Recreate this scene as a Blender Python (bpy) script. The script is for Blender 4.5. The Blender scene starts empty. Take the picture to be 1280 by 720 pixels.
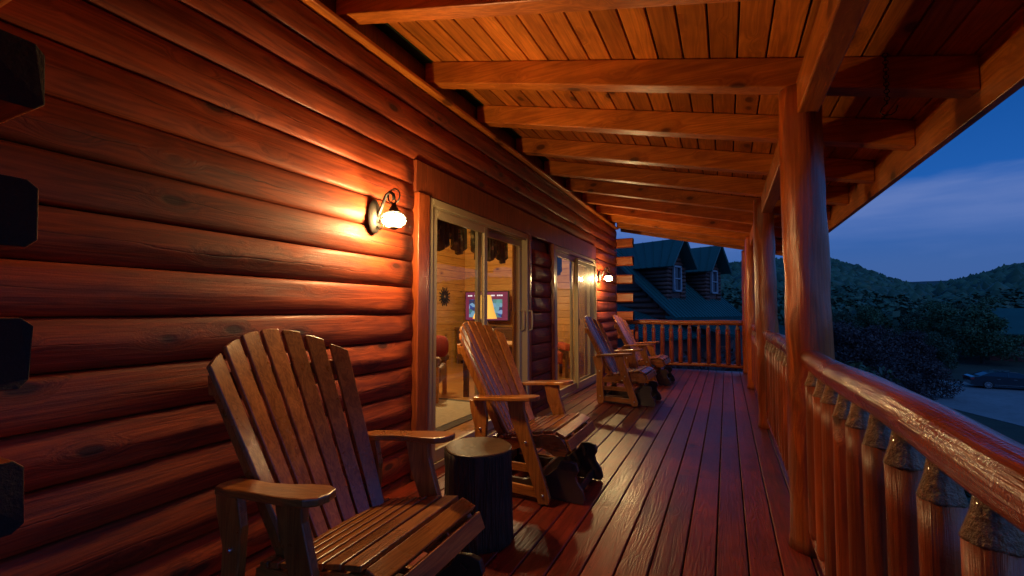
import bpy, bmesh, math, random
import numpy as np
from mathutils import Vector, Matrix, noise
R = math.radians
C = bpy.context.scene.collection
scene = bpy.context.scene

# ------------------------------------------------------------------ camera
cam_d = bpy.data.cameras.new('camera'); cam = bpy.data.objects.new('camera', cam_d); C.objects.link(cam)
cam.location = (0, 0, 1.2); cam.rotation_euler = (R(90 + 2.82), 0, R(25.2))
cam_d.lens = 16; cam_d.sensor_width = 36; cam_d.clip_start = .02; cam_d.clip_end = 5000
scene.camera = cam
# ------------------------------------------------------------------ view
scene.view_settings.view_transform = 'Standard'
scene.view_settings.look = 'None'
scene.view_settings.exposure = .15
scene.view_settings.gamma = 1
scene.cycles.max_bounces = 8; scene.cycles.diffuse_bounces = 4; scene.cycles.glossy_bounces = 4
scene.cycles.transparent_max_bounces = 12
scene.cycles.sample_clamp_indirect = 3
scene.cycles.caustics_reflective = False; scene.cycles.caustics_refractive = False
scene.cycles.use_denoising = True
# ------------------------------------------------------------------ dusk sky
SKY = 1.35
w = bpy.data.worlds.new('World'); scene.world = w; w.use_nodes = True
nt = w.node_tree; N = nt.nodes; L = nt.links
for n in list(N): N.remove(n)
out = N.new('ShaderNodeOutputWorld'); bg = N.new('ShaderNodeBackground'); L.new(bg.outputs[0], out.inputs[0])
tc = N.new('ShaderNodeTexCoord'); sep = N.new('ShaderNodeSeparateXYZ'); L.new(tc.outputs['Generated'], sep.inputs[0])
ramp = N.new('ShaderNodeValToRGB'); L.new(sep.outputs['Z'], ramp.inputs[0])
cr = ramp.color_ramp
cr.elements[0].position = 0.0; cr.elements[0].color = (.036, .080, .225, 1)
cr.elements[1].position = 1.0; cr.elements[1].color = (.012, .05, .15, 1)
for p, c in ((.08, (.032, .082, .24)), (.2, (.010, .072, .28)), (.36, (.003, .048, .21)), (.6, (.008, .055, .20))):
    e = cr.elements.new(p); e.color = (*c, 1)
# thin cloud band
mp = N.new('ShaderNodeMapping'); mp.inputs['Scale'].default_value = (1.6, 1.6, 10); L.new(tc.outputs['Generated'], mp.inputs[0])
mp.inputs['Rotation'].default_value = (R(7), 0, 0)
cn = N.new('ShaderNodeTexNoise'); cn.inputs['Scale'].default_value = 1.1; cn.inputs['Detail'].default_value = 5; cn.inputs['Roughness'].default_value = .55
cn.inputs['Distortion'].default_value = .3
L.new(mp.outputs[0], cn.inputs['Vector'])
cm = N.new('ShaderNodeMapRange'); cm.inputs['From Min'].default_value = .47; cm.inputs['From Max'].default_value = .60; cm.interpolation_type = 'SMOOTHSTEP'
L.new(cn.outputs['Fac'], cm.inputs['Value'])
band = N.new('ShaderNodeValToRGB'); b = band.color_ramp
zo = N.new('ShaderNodeMath'); zo.operation = 'MULTIPLY_ADD'; L.new(cn.outputs['Fac'], zo.inputs[0]); zo.inputs[1].default_value = .13; zo.inputs[2].default_value = -.065
za = N.new('ShaderNodeMath'); L.new(sep.outputs['Z'], za.inputs[0]); L.new(zo.outputs[0], za.inputs[1]); L.new(za.outputs[0], band.inputs[0])
b.elements[0].position = .105; b.elements[0].color = (0, 0, 0, 1); b.elements[1].position = .205; b.elements[1].color = (0, 0, 0, 1)
e = b.elements.new(.155); e.color = (.8, .8, .8, 1); e = b.elements.new(.182); e.color = (1, 1, 1, 1)
fn = N.new('ShaderNodeTexNoise'); fn.inputs['Scale'].default_value = 3.2; fn.inputs['Detail'].default_value = 6; L.new(mp.outputs[0], fn.inputs['Vector'])
fm = N.new('ShaderNodeMapRange'); fm.inputs['From Min'].default_value = .3; fm.inputs['From Max'].default_value = .6; fm.inputs['To Min'].default_value = .45; L.new(fn.outputs['Fac'], fm.inputs['Value'])
mm = N.new('ShaderNodeMath'); mm.operation = 'MULTIPLY'; L.new(fm.outputs[0], mm.inputs[0]); L.new(band.outputs[0], mm.inputs[1])
m8 = N.new('ShaderNodeMath'); m8.operation = 'MULTIPLY'; m8.inputs[1].default_value = .9; L.new(mm.outputs[0], m8.inputs[0])
mx = N.new('ShaderNodeMixRGB'); L.new(m8.outputs[0], mx.inputs[0]); L.new(ramp.outputs[0], mx.inputs[1]); mx.inputs[2].default_value = (.078, .130, .32, 1)
# afterglow on the side of the sky behind the camera, out to the right
vm = N.new('ShaderNodeVectorMath'); vm.operation = 'DOT_PRODUCT'; L.new(tc.outputs['Generated'], vm.inputs[0]); vm.inputs[1].default_value = (.80, -.55, .25)
gm = N.new('ShaderNodeMapRange'); gm.inputs['From Min'].default_value = .25; gm.inputs['From Max'].default_value = 1; gm.inputs['To Min'].default_value = 1; gm.inputs['To Max'].default_value = 2.4
L.new(vm.outputs['Value'], gm.inputs['Value'])
ms = N.new('ShaderNodeMath'); ms.operation = 'MULTIPLY'; L.new(gm.outputs[0], ms.inputs[0]); ms.inputs[1].default_value = SKY
L.new(mx.outputs[0], bg.inputs[0]); L.new(ms.outputs[0], bg.inputs[1])
sd = bpy.data.lights.new('sun', 'SUN'); sd.energy = .16; sd.angle = R(25); sd.color = (.55, .7, 1)
so = bpy.data.objects.new('sun', sd); C.objects.link(so); so.rotation_euler = (R(50), 0, R(55))

# ------------------------------------------------------------------ materials
MATS = {}
def new_mat(name):
    m = bpy.data.materials.new(name); m.use_nodes = True
    t = m.node_tree; p = t.nodes['Principled BSDF']
    return m, t, p
def nn(t, kind, **kw):
    n = t.nodes.new(kind)
    for k, v in kw.items():
        if k in n.inputs: n.inputs[k].default_value = v
        else: setattr(n, k, v)
    return n
def mth(t, op, a, b=None, clamp=False):
    n = t.nodes.new('ShaderNodeMath'); n.operation = op; n.use_clamp = clamp
    for i, x in enumerate((a, b)):
        if x is None: continue
        if isinstance(x, (int, float)): n.inputs[i].default_value = x
        else: t.links.new(x, n.inputs[i])
    return n.outputs[0]
def wood(name, c1, c2, axis, rough=.35, coat=.3, bump=.15, across=9, knots=1.0, dark=.35, vary=.35, raised=0, knot_across=5.5, stain=.3, ksize=1.0, facet=0, check=0):
    """stained pine: grain along `axis`, knots with halos, every board its own tone"""
    m, t, p = new_mat(name); Lk = t.links
    tc = nn(t, 'ShaderNodeTexCoord'); geo = nn(t, 'ShaderNodeNewGeometry'); oi = nn(t, 'ShaderNodeObjectInfo')
    off = nn(t, 'ShaderNodeVectorMath', operation='SCALE'); off.inputs[0].default_value = (37, 23, 51)
    rsum = mth(t, 'ADD', geo.outputs['Random Per Island'], oi.outputs['Random']); Lk.new(rsum, off.inputs['Scale'])
    add = nn(t, 'ShaderNodeVectorMath', operation='ADD'); Lk.new(tc.outputs['Object'], add.inputs[0]); Lk.new(off.outputs[0], add.inputs[1])
    ai = 'XYZ'.index(axis)
    # knots
    ks = [knot_across] * 3; ks[ai] = 3.1
    mk = nn(t, 'ShaderNodeMapping'); mk.inputs['Scale'].default_value = ks; Lk.new(add.outputs[0], mk.inputs[0])
    vo = nn(t, 'ShaderNodeTexVoronoi'); vo.inputs['Scale'].default_value = 1; Lk.new(mk.outputs[0], vo.inputs['Vector'])
    sp = nn(t, 'ShaderNodeSeparateColor'); Lk.new(vo.outputs['Color'], sp.inputs[0])
    gate = mth(t, 'LESS_THAN', sp.outputs[0], .27 * knots)
    kn = nn(t, 'ShaderNodeMapRange', interpolation_type='SMOOTHSTEP'); kn.inputs['From Min'].default_value = .16 * ksize; kn.inputs['From Max'].default_value = .09 * ksize
    Lk.new(vo.outputs['Distance'], kn.inputs['Value']); knot = mth(t, 'MULTIPLY', kn.outputs[0], gate)
    ha = nn(t, 'ShaderNodeMapRange', interpolation_type='SMOOTHSTEP'); ha.inputs['From Min'].default_value = .42 * ksize; ha.inputs['From Max'].default_value = .08
    Lk.new(vo.outputs['Distance'], ha.inputs['Value']); halo = mth(t, 'MULTIPLY', ha.outputs[0], gate)
    # grain, bent round the knots
    bend = nn(t, 'ShaderNodeVectorMath', operation='SCALE'); bend.inputs[0].default_value = (.05, .05, .05); Lk.new(halo, bend.inputs['Scale'])
    a2 = nn(t, 'ShaderNodeVectorMath', operation='ADD'); Lk.new(add.outputs[0], a2.inputs[0]); Lk.new(bend.outputs[0], a2.inputs[1])
    s1 = [across] * 3; s1[ai] = across * .055
    m1 = nn(t, 'ShaderNodeMapping'); m1.inputs['Scale'].default_value = s1; Lk.new(a2.outputs[0], m1.inputs[0])
    n1 = nn(t, 'ShaderNodeTexNoise', Scale=1.5, Detail=5, Roughness=.62, Distortion=1.1); Lk.new(m1.outputs[0], n1.inputs['Vector'])
    s2 = [across * 11] * 3; s2[ai] = across * .30
    m2 = nn(t, 'ShaderNodeMapping'); m2.inputs['Scale'].default_value = s2; Lk.new(a2.outputs[0], m2.inputs[0])
    n2 = nn(t, 'ShaderNodeTexNoise', Scale=1.2, Detail=4, Roughness=.6, Distortion=.5); Lk.new(m2.outputs[0], n2.inputs['Vector'])
    # rings
    s3 = [across * 2.4] * 3; s3[ai] = across * .16
    m3 = nn(t, 'ShaderNodeMapping'); m3.inputs['Scale'].default_value = s3; Lk.new(a2.outputs[0], m3.inputs[0])
    wv = nn(t, 'ShaderNodeTexNoise', Scale=.8, Detail=1.5, Roughness=.4, Distortion=.6); Lk.new(m3.outputs[0], wv.inputs['Vector'])
    rg = mth(t, 'SINE', mth(t, 'MULTIPLY', wv.outputs['Fac'], 42)); ring = mth(t, 'MULTIPLY_ADD', rg, .5); t.nodes[-1].inputs[2].default_value = .5
    f = mth(t, 'ADD', mth(t, 'MULTIPLY', n1.outputs['Fac'], .62), mth(t, 'ADD', mth(t, 'MULTIPLY', n2.outputs['Fac'], .25), mth(t, 'MULTIPLY', ring, .13)))
    fr = nn(t, 'ShaderNodeMapRange'); fr.inputs['From Min'].default_value = .36; fr.inputs['From Max'].default_value = .64; Lk.new(f, fr.inputs['Value'])
    mix = nn(t, 'ShaderNodeMixRGB'); Lk.new(fr.outputs[0], mix.inputs[0]); mix.inputs[1].default_value = (*c1, 1); mix.inputs[2].default_value = (*c2, 1)
    # board to board tone
    vr = nn(t, 'ShaderNodeMapRange'); vr.inputs['To Min'].default_value = 1 - vary; vr.inputs['To Max'].default_value = 1 + vary * .6
    Lk.new(mth(t, 'FRACT', mth(t, 'MULTIPLY', rsum, 7.31)), vr.inputs['Value'])
    # worn / blotchy stain
    bl = nn(t, 'ShaderNodeTexNoise', Scale=2.3, Detail=6, Roughness=.65); Lk.new(add.outputs[0], bl.inputs['Vector'])
    br = nn(t, 'ShaderNodeMapRange'); br.inputs['From Min'].default_value = .3; br.inputs['From Max'].default_value = .7; br.inputs['To Min'].default_value = 1 - stain; br.inputs['To Max'].default_value = 1 + stain * .5
    Lk.new(bl.outputs['Fac'], br.inputs['Value'])
    tone = mth(t, 'MULTIPLY', vr.outputs[0], br.outputs[0])
    sc = nn(t, 'ShaderNodeVectorMath', operation='SCALE'); Lk.new(mix.outputs[0], sc.inputs[0]); Lk.new(tone, sc.inputs['Scale'])
    h1 = nn(t, 'ShaderNodeMixRGB'); Lk.new(mth(t, 'MULTIPLY', halo, .55), h1.inputs[0]); Lk.new(sc.outputs[0], h1.inputs[1]); h1.inputs[2].default_value = (*[x * .55 for x in c1], 1)
    h2 = nn(t, 'ShaderNodeMixRGB'); Lk.new(mth(t, 'MULTIPLY', knot, .9), h2.inputs[0]); Lk.new(h1.outputs[0], h2.inputs[1]); h2.inputs[2].default_value = (*[x * .22 for x in c1], 1)
    Lk.new(h2.outputs[0], p.inputs['Base Color'])
    rr = nn(t, 'ShaderNodeMapRange'); rr.inputs['To Min'].default_value = rough * .75; rr.inputs['To Max'].default_value = rough * 1.35
    Lk.new(bl.outputs['Fac'], rr.inputs['Value']); Lk.new(rr.outputs[0], p.inputs['Roughness'])
    p.inputs['Coat Weight'].default_value = coat; p.inputs['Coat Roughness'].default_value = min(.24, rough * .6)
    # relief
    hgt = mth(t, 'ADD', mth(t, 'MULTIPLY', n2.outputs['Fac'], .5), mth(t, 'ADD', mth(t, 'MULTIPLY', n1.outputs['Fac'], .6), mth(t, 'MULTIPLY', knot, -.35)))
    if raised: hgt = mth(t, 'ADD', hgt, mth(t, 'MULTIPLY', ring, raised))
    fine = nn(t, 'ShaderNodeTexNoise', Scale=160, Detail=2); Lk.new(tc.outputs['Object'], fine.inputs['Vector'])
    hgt = mth(t, 'ADD', hgt, mth(t, 'MULTIPLY', fine.outputs['Fac'], .10))
    if facet:      # drawknife facets
        s4 = [13] * 3; s4[ai] = 2.4
        m4 = nn(t, 'ShaderNodeMapping'); m4.inputs['Scale'].default_value = s4; Lk.new(add.outputs[0], m4.inputs[0])
        wb = nn(t, 'ShaderNodeTexNoise', Scale=.7, Detail=1); Lk.new(m4.outputs[0], wb.inputs['Vector'])
        v4 = nn(t, 'ShaderNodeTexVoronoi', feature='SMOOTH_F1'); v4.inputs['Scale'].default_value = .8; v4.inputs['Smoothness'].default_value = .12; Lk.new(m4.outputs[0], v4.inputs['Vector'])
        hgt = mth(t, 'ADD', hgt, mth(t, 'MULTIPLY', mth(t, 'ADD', v4.outputs['Distance'], mth(t, 'MULTIPLY', wb.outputs['Fac'], .4)), facet))
        sc4 = nn(t, 'ShaderNodeSeparateColor'); Lk.new(v4.outputs['Color'], sc4.inputs[0])
        r4 = nn(t, 'ShaderNodeMapRange'); r4.inputs['To Min'].default_value = .6; r4.inputs['To Max'].default_value = 1.25; Lk.new(sc4.outputs[1], r4.inputs['Value'])
        s5 = nn(t, 'ShaderNodeVectorMath', operation='SCALE'); Lk.new(h2.outputs[0], s5.inputs[0]); Lk.new(r4.outputs[0], s5.inputs['Scale']); Lk.new(s5.outputs[0], p.inputs['Base Color'])
    if check:      # drying checks that run along the middle of each log
        sz = nn(t, 'ShaderNodeSeparateXYZ'); Lk.new(tc.outputs['Object'], sz.inputs[0])
        m5 = nn(t, 'ShaderNodeMapping'); m5.inputs['Scale'].default_value = (1, 1.1, 5.35); Lk.new(tc.outputs['Object'], m5.inputs[0])
        nz = nn(t, 'ShaderNodeTexNoise', Scale=1.3, Detail=5, Roughness=.55); Lk.new(m5.outputs[0], nz.inputs['Vector'])
        fz = mth(t, 'FRACT', mth(t, 'DIVIDE', mth(t, 'SUBTRACT', sz.outputs['Z'], .055 - 1.87), .187))
        dd = mth(t, 'ABSOLUTE', mth(t, 'SUBTRACT', fz, mth(t, 'MULTIPLY_ADD', nz.outputs['Fac'], .5))); t.nodes[-3].inputs[2].default_value = .22
        ln = nn(t, 'ShaderNodeMapRange'); ln.inputs['From Min'].default_value = .016; ln.inputs['From Max'].default_value = .004; Lk.new(dd, ln.inputs['Value'])
        gz = nn(t, 'ShaderNodeTexNoise', Scale=1.0, Detail=2); mg = nn(t, 'ShaderNodeMapping'); mg.inputs['Scale'].default_value = (.2, 1.1, 3.1); Lk.new(add.outputs[0], mg.inputs[0]); Lk.new(mg.outputs[0], gz.inputs['Vector'])
        gg = nn(t, 'ShaderNodeMapRange'); gg.inputs['From Min'].default_value = .44; gg.inputs['From Max'].default_value = .56; Lk.new(gz.outputs['Fac'], gg.inputs['Value'])
        ck = mth(t, 'MULTIPLY', ln.outputs[0], gg.outputs[0])
        hgt = mth(t, 'SUBTRACT', hgt, mth(t, 'MULTIPLY', ck, check))
        h3 = nn(t, 'ShaderNodeMixRGB'); Lk.new(mth(t, 'MULTIPLY', ck, .75), h3.inputs[0]); Lk.new(h2.outputs[0], h3.inputs[1]); h3.inputs[2].default_value = (*[x * .15 for x in c1], 1); Lk.new(h3.outputs[0], p.inputs['Base Color'])
    bp = nn(t, 'ShaderNodeBump', Strength=bump, Distance=.02); Lk.new(hgt, bp.inputs['Height'])
    Lk.new(bp.outputs[0], p.inputs['Normal']); Lk.new(bp.outputs[0], p.inputs['Coat Normal'])
    return m
def plain(name, col, rough=.5, metal=0, coat=0, bump=0, scale=40, vary=.2, emit=None, es=0):
    m, t, p = new_mat(name); Lk = t.links
    tc = nn(t, 'ShaderNodeTexCoord'); n = nn(t, 'ShaderNodeTexNoise', Scale=scale, Detail=5, Roughness=.6); Lk.new(tc.outputs['Object'], n.inputs['Vector'])
    n0 = nn(t, 'ShaderNodeTexNoise', Scale=scale * .12, Detail=4, Roughness=.6); Lk.new(tc.outputs['Object'], n0.inputs['Vector'])
    s = mth(t, 'ADD', mth(t, 'MULTIPLY', n.outputs['Fac'], .5), mth(t, 'MULTIPLY', n0.outputs['Fac'], .5))
    r = nn(t, 'ShaderNodeMapRange'); r.inputs['From Min'].default_value = .3; r.inputs['From Max'].default_value = .7; r.inputs['To Min'].default_value = 1 - vary; r.inputs['To Max'].default_value = 1 + vary
    Lk.new(s, r.inputs['Value'])
    sc = nn(t, 'ShaderNodeVectorMath', operation='SCALE'); sc.inputs[0].default_value = col; Lk.new(r.outputs[0], sc.inputs['Scale']); Lk.new(sc.outputs[0], p.inputs['Base Color'])
    p.inputs['Roughness'].default_value = rough; p.inputs['Metallic'].default_value = metal; p.inputs['Coat Weight'].default_value = coat
    if bump:
        bp = nn(t, 'ShaderNodeBump', Strength=bump, Distance=.02); Lk.new(n.outputs['Fac'], bp.inputs['Height']); Lk.new(bp.outputs[0], p.inputs['Normal'])
    if emit: p.inputs['Emission Color'].default_value = (*emit, 1); p.inputs['Emission Strength'].default_value = es
    return m
WOODKW = dict()
M = {}
M['wall'] = wood('stained_log', (.150, .017, .002), (.375, .056, .006), 'Y', rough=.66, coat=.12, bump=.22, across=9, knots=2.3, vary=.28, knot_across=7, ksize=1.1, check=1.6)
M['logx'] = wood('stained_log_cross', (.26, .05, .010), (.50, .12, .022), 'X', rough=.4, coat=.2, bump=.3, vary=.2)
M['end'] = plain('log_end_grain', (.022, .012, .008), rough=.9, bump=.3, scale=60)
M['trim'] = wood('stained_trim', (.16, .028, .008), (.33, .07, .016), 'Z', rough=.3, coat=.4, bump=.3, across=14, knots=.4)
M['header'] = wood('stained_header', (.12, .020, .006), (.25, .05, .012), 'Z', rough=.4, coat=.3, bump=.4, across=14, knots=.2)
M['ceil'] = wood('ceiling_pine', (.42, .105, .012), (.74, .225, .028), 'Y', rough=.42, coat=.12, bump=.15, across=9, knots=1.5, vary=.3, ksize=1.1)
M['raft'] = wood('rafter_pine', (.42, .098, .010), (.72, .21, .026), 'X', rough=.42, coat=.12, bump=.2, across=8, knots=1.7, vary=.12, knot_across=5.5, ksize=1.25)
M['beam'] = wood('beam_pine', (.42, .098, .010), (.72, .21, .026), 'Y', rough=.38, coat=.2, bump=.2, across=8, knots=1.4, knot_across=5, ksize=1.5)
M['post'] = wood('peeled_post', (.32, .050, .006), (.56, .125, .016), 'Z', rough=.3, coat=.4, bump=.4, across=7, knots=1.2, vary=.1, knot_across=4, ksize=1.4, facet=1.6)
M['rail'] = wood('peeled_rail', (.23, .026, .003), (.42, .064, .008), 'Y', rough=.25, coat=.6, bump=.4, across=7, knots=1.2, vary=.1, knot_across=4, ksize=1.4, facet=1.3)
M['railx'] = wood('peeled_rail_cross', (.28, .06, .010), (.52, .15, .025), 'X', rough=.3, coat=.5, bump=.4, across=7)
M['bal'] = wood('peeled_baluster', (.26, .034, .004), (.46, .080, .010), 'Z', rough=.42, coat=.18, bump=.35, facet=1.2, across=9, knots=.8, vary=.2, knot_across=6)
M['deck'] = wood('deck_boards', (.115, .010, .004), (.235, .026, .008), 'Y', rough=.40, coat=.34, bump=.10, across=13, knots=.5, vary=.35, raised=.6, stain=.45)
M['chair'] = wood('chair_oak', (.22, .060, .008), (.46, .155, .026), 'Z', rough=.27, coat=.55, bump=.12, across=16, knots=.15, vary=.25)
M['chairx'] = wood('chair_oak_x', (.24, .066, .009), (.50, .17, .028), 'X', rough=.27, coat=.55, bump=.12, across=16, knots=.2, vary=.2)
M['chairy'] = wood('chair_oak_y', (.22, .060, .008), (.46, .155, .026), 'Y', rough=.27, coat=.5, bump=.15, across=16, knots=.15, vary=.25)
M['dark'] = plain('dark_bracket', (.045, .024, .016), rough=.35, coat=.4, bump=.05)
M['bolt'] = plain('steel_bolt', (.55, .52, .48), rough=.3, metal=1)
M['cut'] = plain('shaved_tenon', (.24, .12, .055), rough=.4, coat=.25, bump=.8, scale=55, vary=.6)
M['bark'] = wood('stump_bark', (.022, .014, .010), (.075, .048, .032), 'Z', rough=.85, coat=0, bump=1.0, across=12, knots=0, raised=.6)
M['stumptop'] = plain('stump_top', (.065, .032, .014), rough=.45, bump=.15, scale=22, vary=.45)
M['vinyl'] = plain('almond_vinyl', (.44, .36, .22), rough=.4, bump=.03, vary=.06)
M['iron'] = plain('black_iron', (.022, .018, .016), rough=.42, metal=.6, bump=.15, scale=90)
M['plate'] = plain('lantern_plate', (.014, .010, .008), rough=.6, metal=.2)
M['globe'] = plain('lit_globe', (1, .9, .7), rough=.2, emit=(1, .64, .26), es=650)
M['screen'] = plain('door_screen_mesh', (.10, .10, .10), rough=.6)
M['pine'] = wood('interior_pine', (.42, .19, .035), (.58, .31, .07), 'Y', rough=.5, coat=.1, bump=.08, across=9, knots=1.2, vary=.10, knot_across=6, stain=.12)
M['pinex'] = wood('interior_pine_x', (.42, .19, .035), (.58, .31, .07), 'X', rough=.5, coat=.1, bump=.08, across=9, knots=1.2, vary=.10, knot_across=6, stain=.12)
M['oakfloor'] = wood('interior_floor', (.38, .17, .045), (.52, .26, .08), 'X', rough=.3, coat=.3, bump=.05, across=10, knots=.1, vary=.2)
M['furn'] = wood('dark_furniture', (.07, .030, .014), (.14, .06, .028), 'X', rough=.35, coat=.3, bump=.05, across=14, knots=0)
M['leather'] = plain('brown_leather', (.20, .12, .065), rough=.38, bump=.2, scale=60)
M['redcloth'] = plain('red_cloth', (.22, .02, .016), rough=.9, bump=.3, scale=120)
M['orangecloth'] = plain('rust_cloth', (.38, .07, .025), rough=.9, bump=.3, scale=120)
M['rug'] = plain('beige_rug', (.42, .36, .26), rough=1, bump=.5, scale=160)
M['rugedge'] = plain('grey_rug_border', (.10, .09, .075), rough=1, bump=.5, scale=160)
M['brass'] = plain('aged_brass', (.35, .24, .12), rough=.45, metal=.9)
M['shade'] = plain('lamp_shade', (.45, .25, .05), rough=.8, emit=(1, .52, .09), es=.95)
M['bulb'] = plain('bulb_glow', (1, .9, .7), emit=(1, .66, .32), es=24)
M['asphalt'] = plain('asphalt', (.20, .20, .205), rough=.8, bump=.3, scale=3, vary=.3)
M['grass'] = plain('dark_grass', (.028, .036, .02), rough=.95, bump=.6, scale=6, vary=.5)
M['forest'] = plain('forest_floor', (.025, .055, .03), rough=1, bump=.4, scale=.4, vary=.5)
M['white'] = plain('window_paint', (.30, .31, .34), rough=.5, vary=.08)
M['roofsoffit'] = plain('roof_sheathing', (.12, .08, .05), rough=.8)
M['darkunder'] = plain('dark_underlay', (.02, .012, .008), rough=.9)
def metal_roof():
    m, t, p = new_mat('green_metal_roof')
    tc = nn(t, 'ShaderNodeTexCoord'); n = nn(t, 'ShaderNodeTexNoise', Scale=.8, Detail=6); t.links.new(tc.outputs['Object'], n.inputs['Vector'])
    mx = nn(t, 'ShaderNodeMixRGB'); t.links.new(n.outputs['Fac'], mx.inputs[0]); mx.inputs[1].default_value = (.008, .075, .07, 1); mx.inputs[2].default_value = (.018, .13, .115, 1)
    t.links.new(mx.outputs[0], p.inputs['Base Color']); p.inputs['Roughness'].default_value = .42; p.inputs['Metallic'].default_value = .15
    return m
M['metalroof'] = metal_roof()
def glass_mat(name, tint, base):
    m = bpy.data.materials.new(name); m.use_nodes = True; t = m.node_tree
    for n in list(t.nodes): t.nodes.remove(n)
    o = nn(t, 'ShaderNodeOutputMaterial'); mxs = nn(t, 'ShaderNodeMixShader'); tr = nn(t, 'ShaderNodeBsdfTransparent'); gl = nn(t, 'ShaderNodeBsdfGlossy')
    tr.inputs[0].default_value = (*tint, 1); gl.inputs['Roughness'].default_value = .01
    lw = nn(t, 'ShaderNodeLayerWeight')
    a = mth(t, 'ADD', mth(t, 'MULTIPLY', mth(t, 'POWER', lw.outputs['Facing'], 4.5), .85), base, clamp=True)
    t.links.new(a, mxs.inputs[0]); t.links.new(tr.outputs[0], mxs.inputs[1]); t.links.new(gl.outputs[0], mxs.inputs[2]); t.links.new(mxs.outputs[0], o.inputs[0])
    return m
M['glass'] = glass_mat('door_glass', (.93, .95, .93), .055)
def screen_mat():
    m = bpy.data.materials.new('insect_screen'); m.use_nodes = True; t = m.node_tree
    for n in list(t.nodes): t.nodes.remove(n)
    o = nn(t, 'ShaderNodeOutputMaterial'); mxs = nn(t, 'ShaderNodeMixShader'); tr = nn(t, 'ShaderNodeBsdfTransparent'); pb = nn(t, 'ShaderNodeBsdfPrincipled')
    pb.inputs['Base Color'].default_value = (.16, .15, .14, 1); pb.inputs['Roughness'].default_value = .5; mxs.inputs[0].default_value = .5
    t.links.new(tr.outputs[0], mxs.inputs[1]); t.links.new(pb.outputs[0], mxs.inputs[2]); t.links.new(mxs.outputs[0], o.inputs[0])
    return m
M['screen'] = screen_mat()
def dark_glass():
    m, t, p = new_mat('dark_window_glass'); p.inputs['Base Color'].default_value = (.015, .02, .03, 1); p.inputs['Roughness'].default_value = .06
    return m
M['dglass'] = dark_glass()
def valance_mat():
    m, t, p = new_mat('floral_valance'); Lk = t.links
    tc = nn(t, 'ShaderNodeTexCoord'); vo = nn(t, 'ShaderNodeTexVoronoi'); vo.inputs['Scale'].default_value = 13; Lk.new(tc.outputs['Object'], vo.inputs['Vector'])
    n = nn(t, 'ShaderNodeTexNoise', Scale=30, Detail=3); Lk.new(tc.outputs['Object'], n.inputs['Vector'])
    r = nn(t, 'ShaderNodeValToRGB'); c = r.color_ramp; c.interpolation = 'CONSTANT'
    c.elements[0].color = (.55, .22, .12, 1); c.elements[0].position = 0
    c.elements[1].color = (.12, .11, .08, 1); c.elements[1].position = .52
    e = c.elements.new(.28); e.color = (.6, .45, .22, 1); e = c.elements.new(.40); e.color = (.2, .2, .1, 1)
    Lk.new(mth(t, 'ADD', vo.outputs['Distance'], mth(t, 'MULTIPLY', n.outputs['Fac'], .25)), r.inputs[0]); Lk.new(r.outputs[0], p.inputs['Base Color']); p.inputs['Roughness'].default_value = .95
    return m
M['valance'] = valance_mat()
def leaf_mat(name, a, bcol):
    m, t, p = new_mat(name); geo = nn(t, 'ShaderNodeNewGeometry'); mx = nn(t, 'ShaderNodeMixRGB')
    t.links.new(geo.outputs['Random Per Island'], mx.inputs[0]); mx.inputs[1].default_value = (*a, 1); mx.inputs[2].default_value = (*bcol, 1)
    t.links.new(mx.outputs[0], p.inputs['Base Color']); p.inputs['Roughness'].default_value = .6
    return m
M['leaf_green'] = leaf_mat('green_leaves', (.03, .07, .03), (.08, .16, .06))
M['leaf_dark'] = leaf_mat('dark_leaves', (.018, .042, .022), (.05, .10, .045))
M['leaf_purple'] = leaf_mat('purple_leaves', (.035, .018, .018), (.085, .043, .042))
M['trunk'] = plain('tree_bark', (.07, .05, .04), rough=.9, bump=.5, scale=12)
M['canopy'] = leaf_mat('hill_canopy', (.022, .065, .035), (.065, .135, .07))
M['brownlog'] = wood('neighbour_log', (.09, .028, .018), (.17, .055, .035), 'Y', rough=.6, coat=0, bump=.2, across=5, knots=.3)
M['carpaint'] = plain('dark_car_paint', (.012, .016, .025), rough=.18, coat=1, vary=.02)
M['tyre'] = plain('tyre_rubber', (.02, .02, .02), rough=.8)
M['rim'] = plain('alloy_rim', (.5, .5, .52), rough=.3, metal=.9)
M['tail'] = plain('tail_lens', (.35, .03, .03), rough=.15, coat=1)
M['chrome'] = plain('chrome_trim', (.6, .6, .62), rough=.15, metal=1)

# ------------------------------------------------------------------ mesh helpers
def link_mesh(name, me, mats, parent=None, smooth=False, bev=0):
    if not isinstance(mats, (list, tuple)): mats = [mats]
    o = bpy.data.objects.new(name, me); C.objects.link(o)
    for m in mats: me.materials.append(m)
    if parent: o.parent = parent
    if smooth: me.shade_smooth()
    if bev:
        b = o.modifiers.new('bevel', 'BEVEL'); b.width = bev; b.segments = 2; b.limit_method = 'ANGLE'; b.angle_limit = R(40)
    return o
def obj(name, bm, mats, parent=None, smooth=False, bev=0):
    bmesh.ops.recalc_face_normals(bm, faces=bm.faces)
    me = bpy.data.meshes.new(name); bm.to_mesh(me); bm.free()
    return link_mesh(name, me, mats, parent, smooth, bev)
def tag(o, label=None, cat=None, group=None, kind=None):
    if label: o['label'] = label
    if cat: o['category'] = cat
    if group: o['group'] = group
    if kind: o['kind'] = kind
    return o
def empty(name, loc=(0, 0, 0), rz=0, label=None, cat=None, group=None, kind=None):
    o = bpy.data.objects.new(name, None); C.objects.link(o); o.location = loc; o.rotation_euler = (0, 0, rz); o.empty_display_size = .1
    return tag(o, label, cat, group, kind)
def copy_tree(o, parent=None):
    c = o.copy(); C.objects.link(c)
    if parent: c.parent = parent
    for ch in list(o.children): copy_tree(ch, c)
    return c
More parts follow.
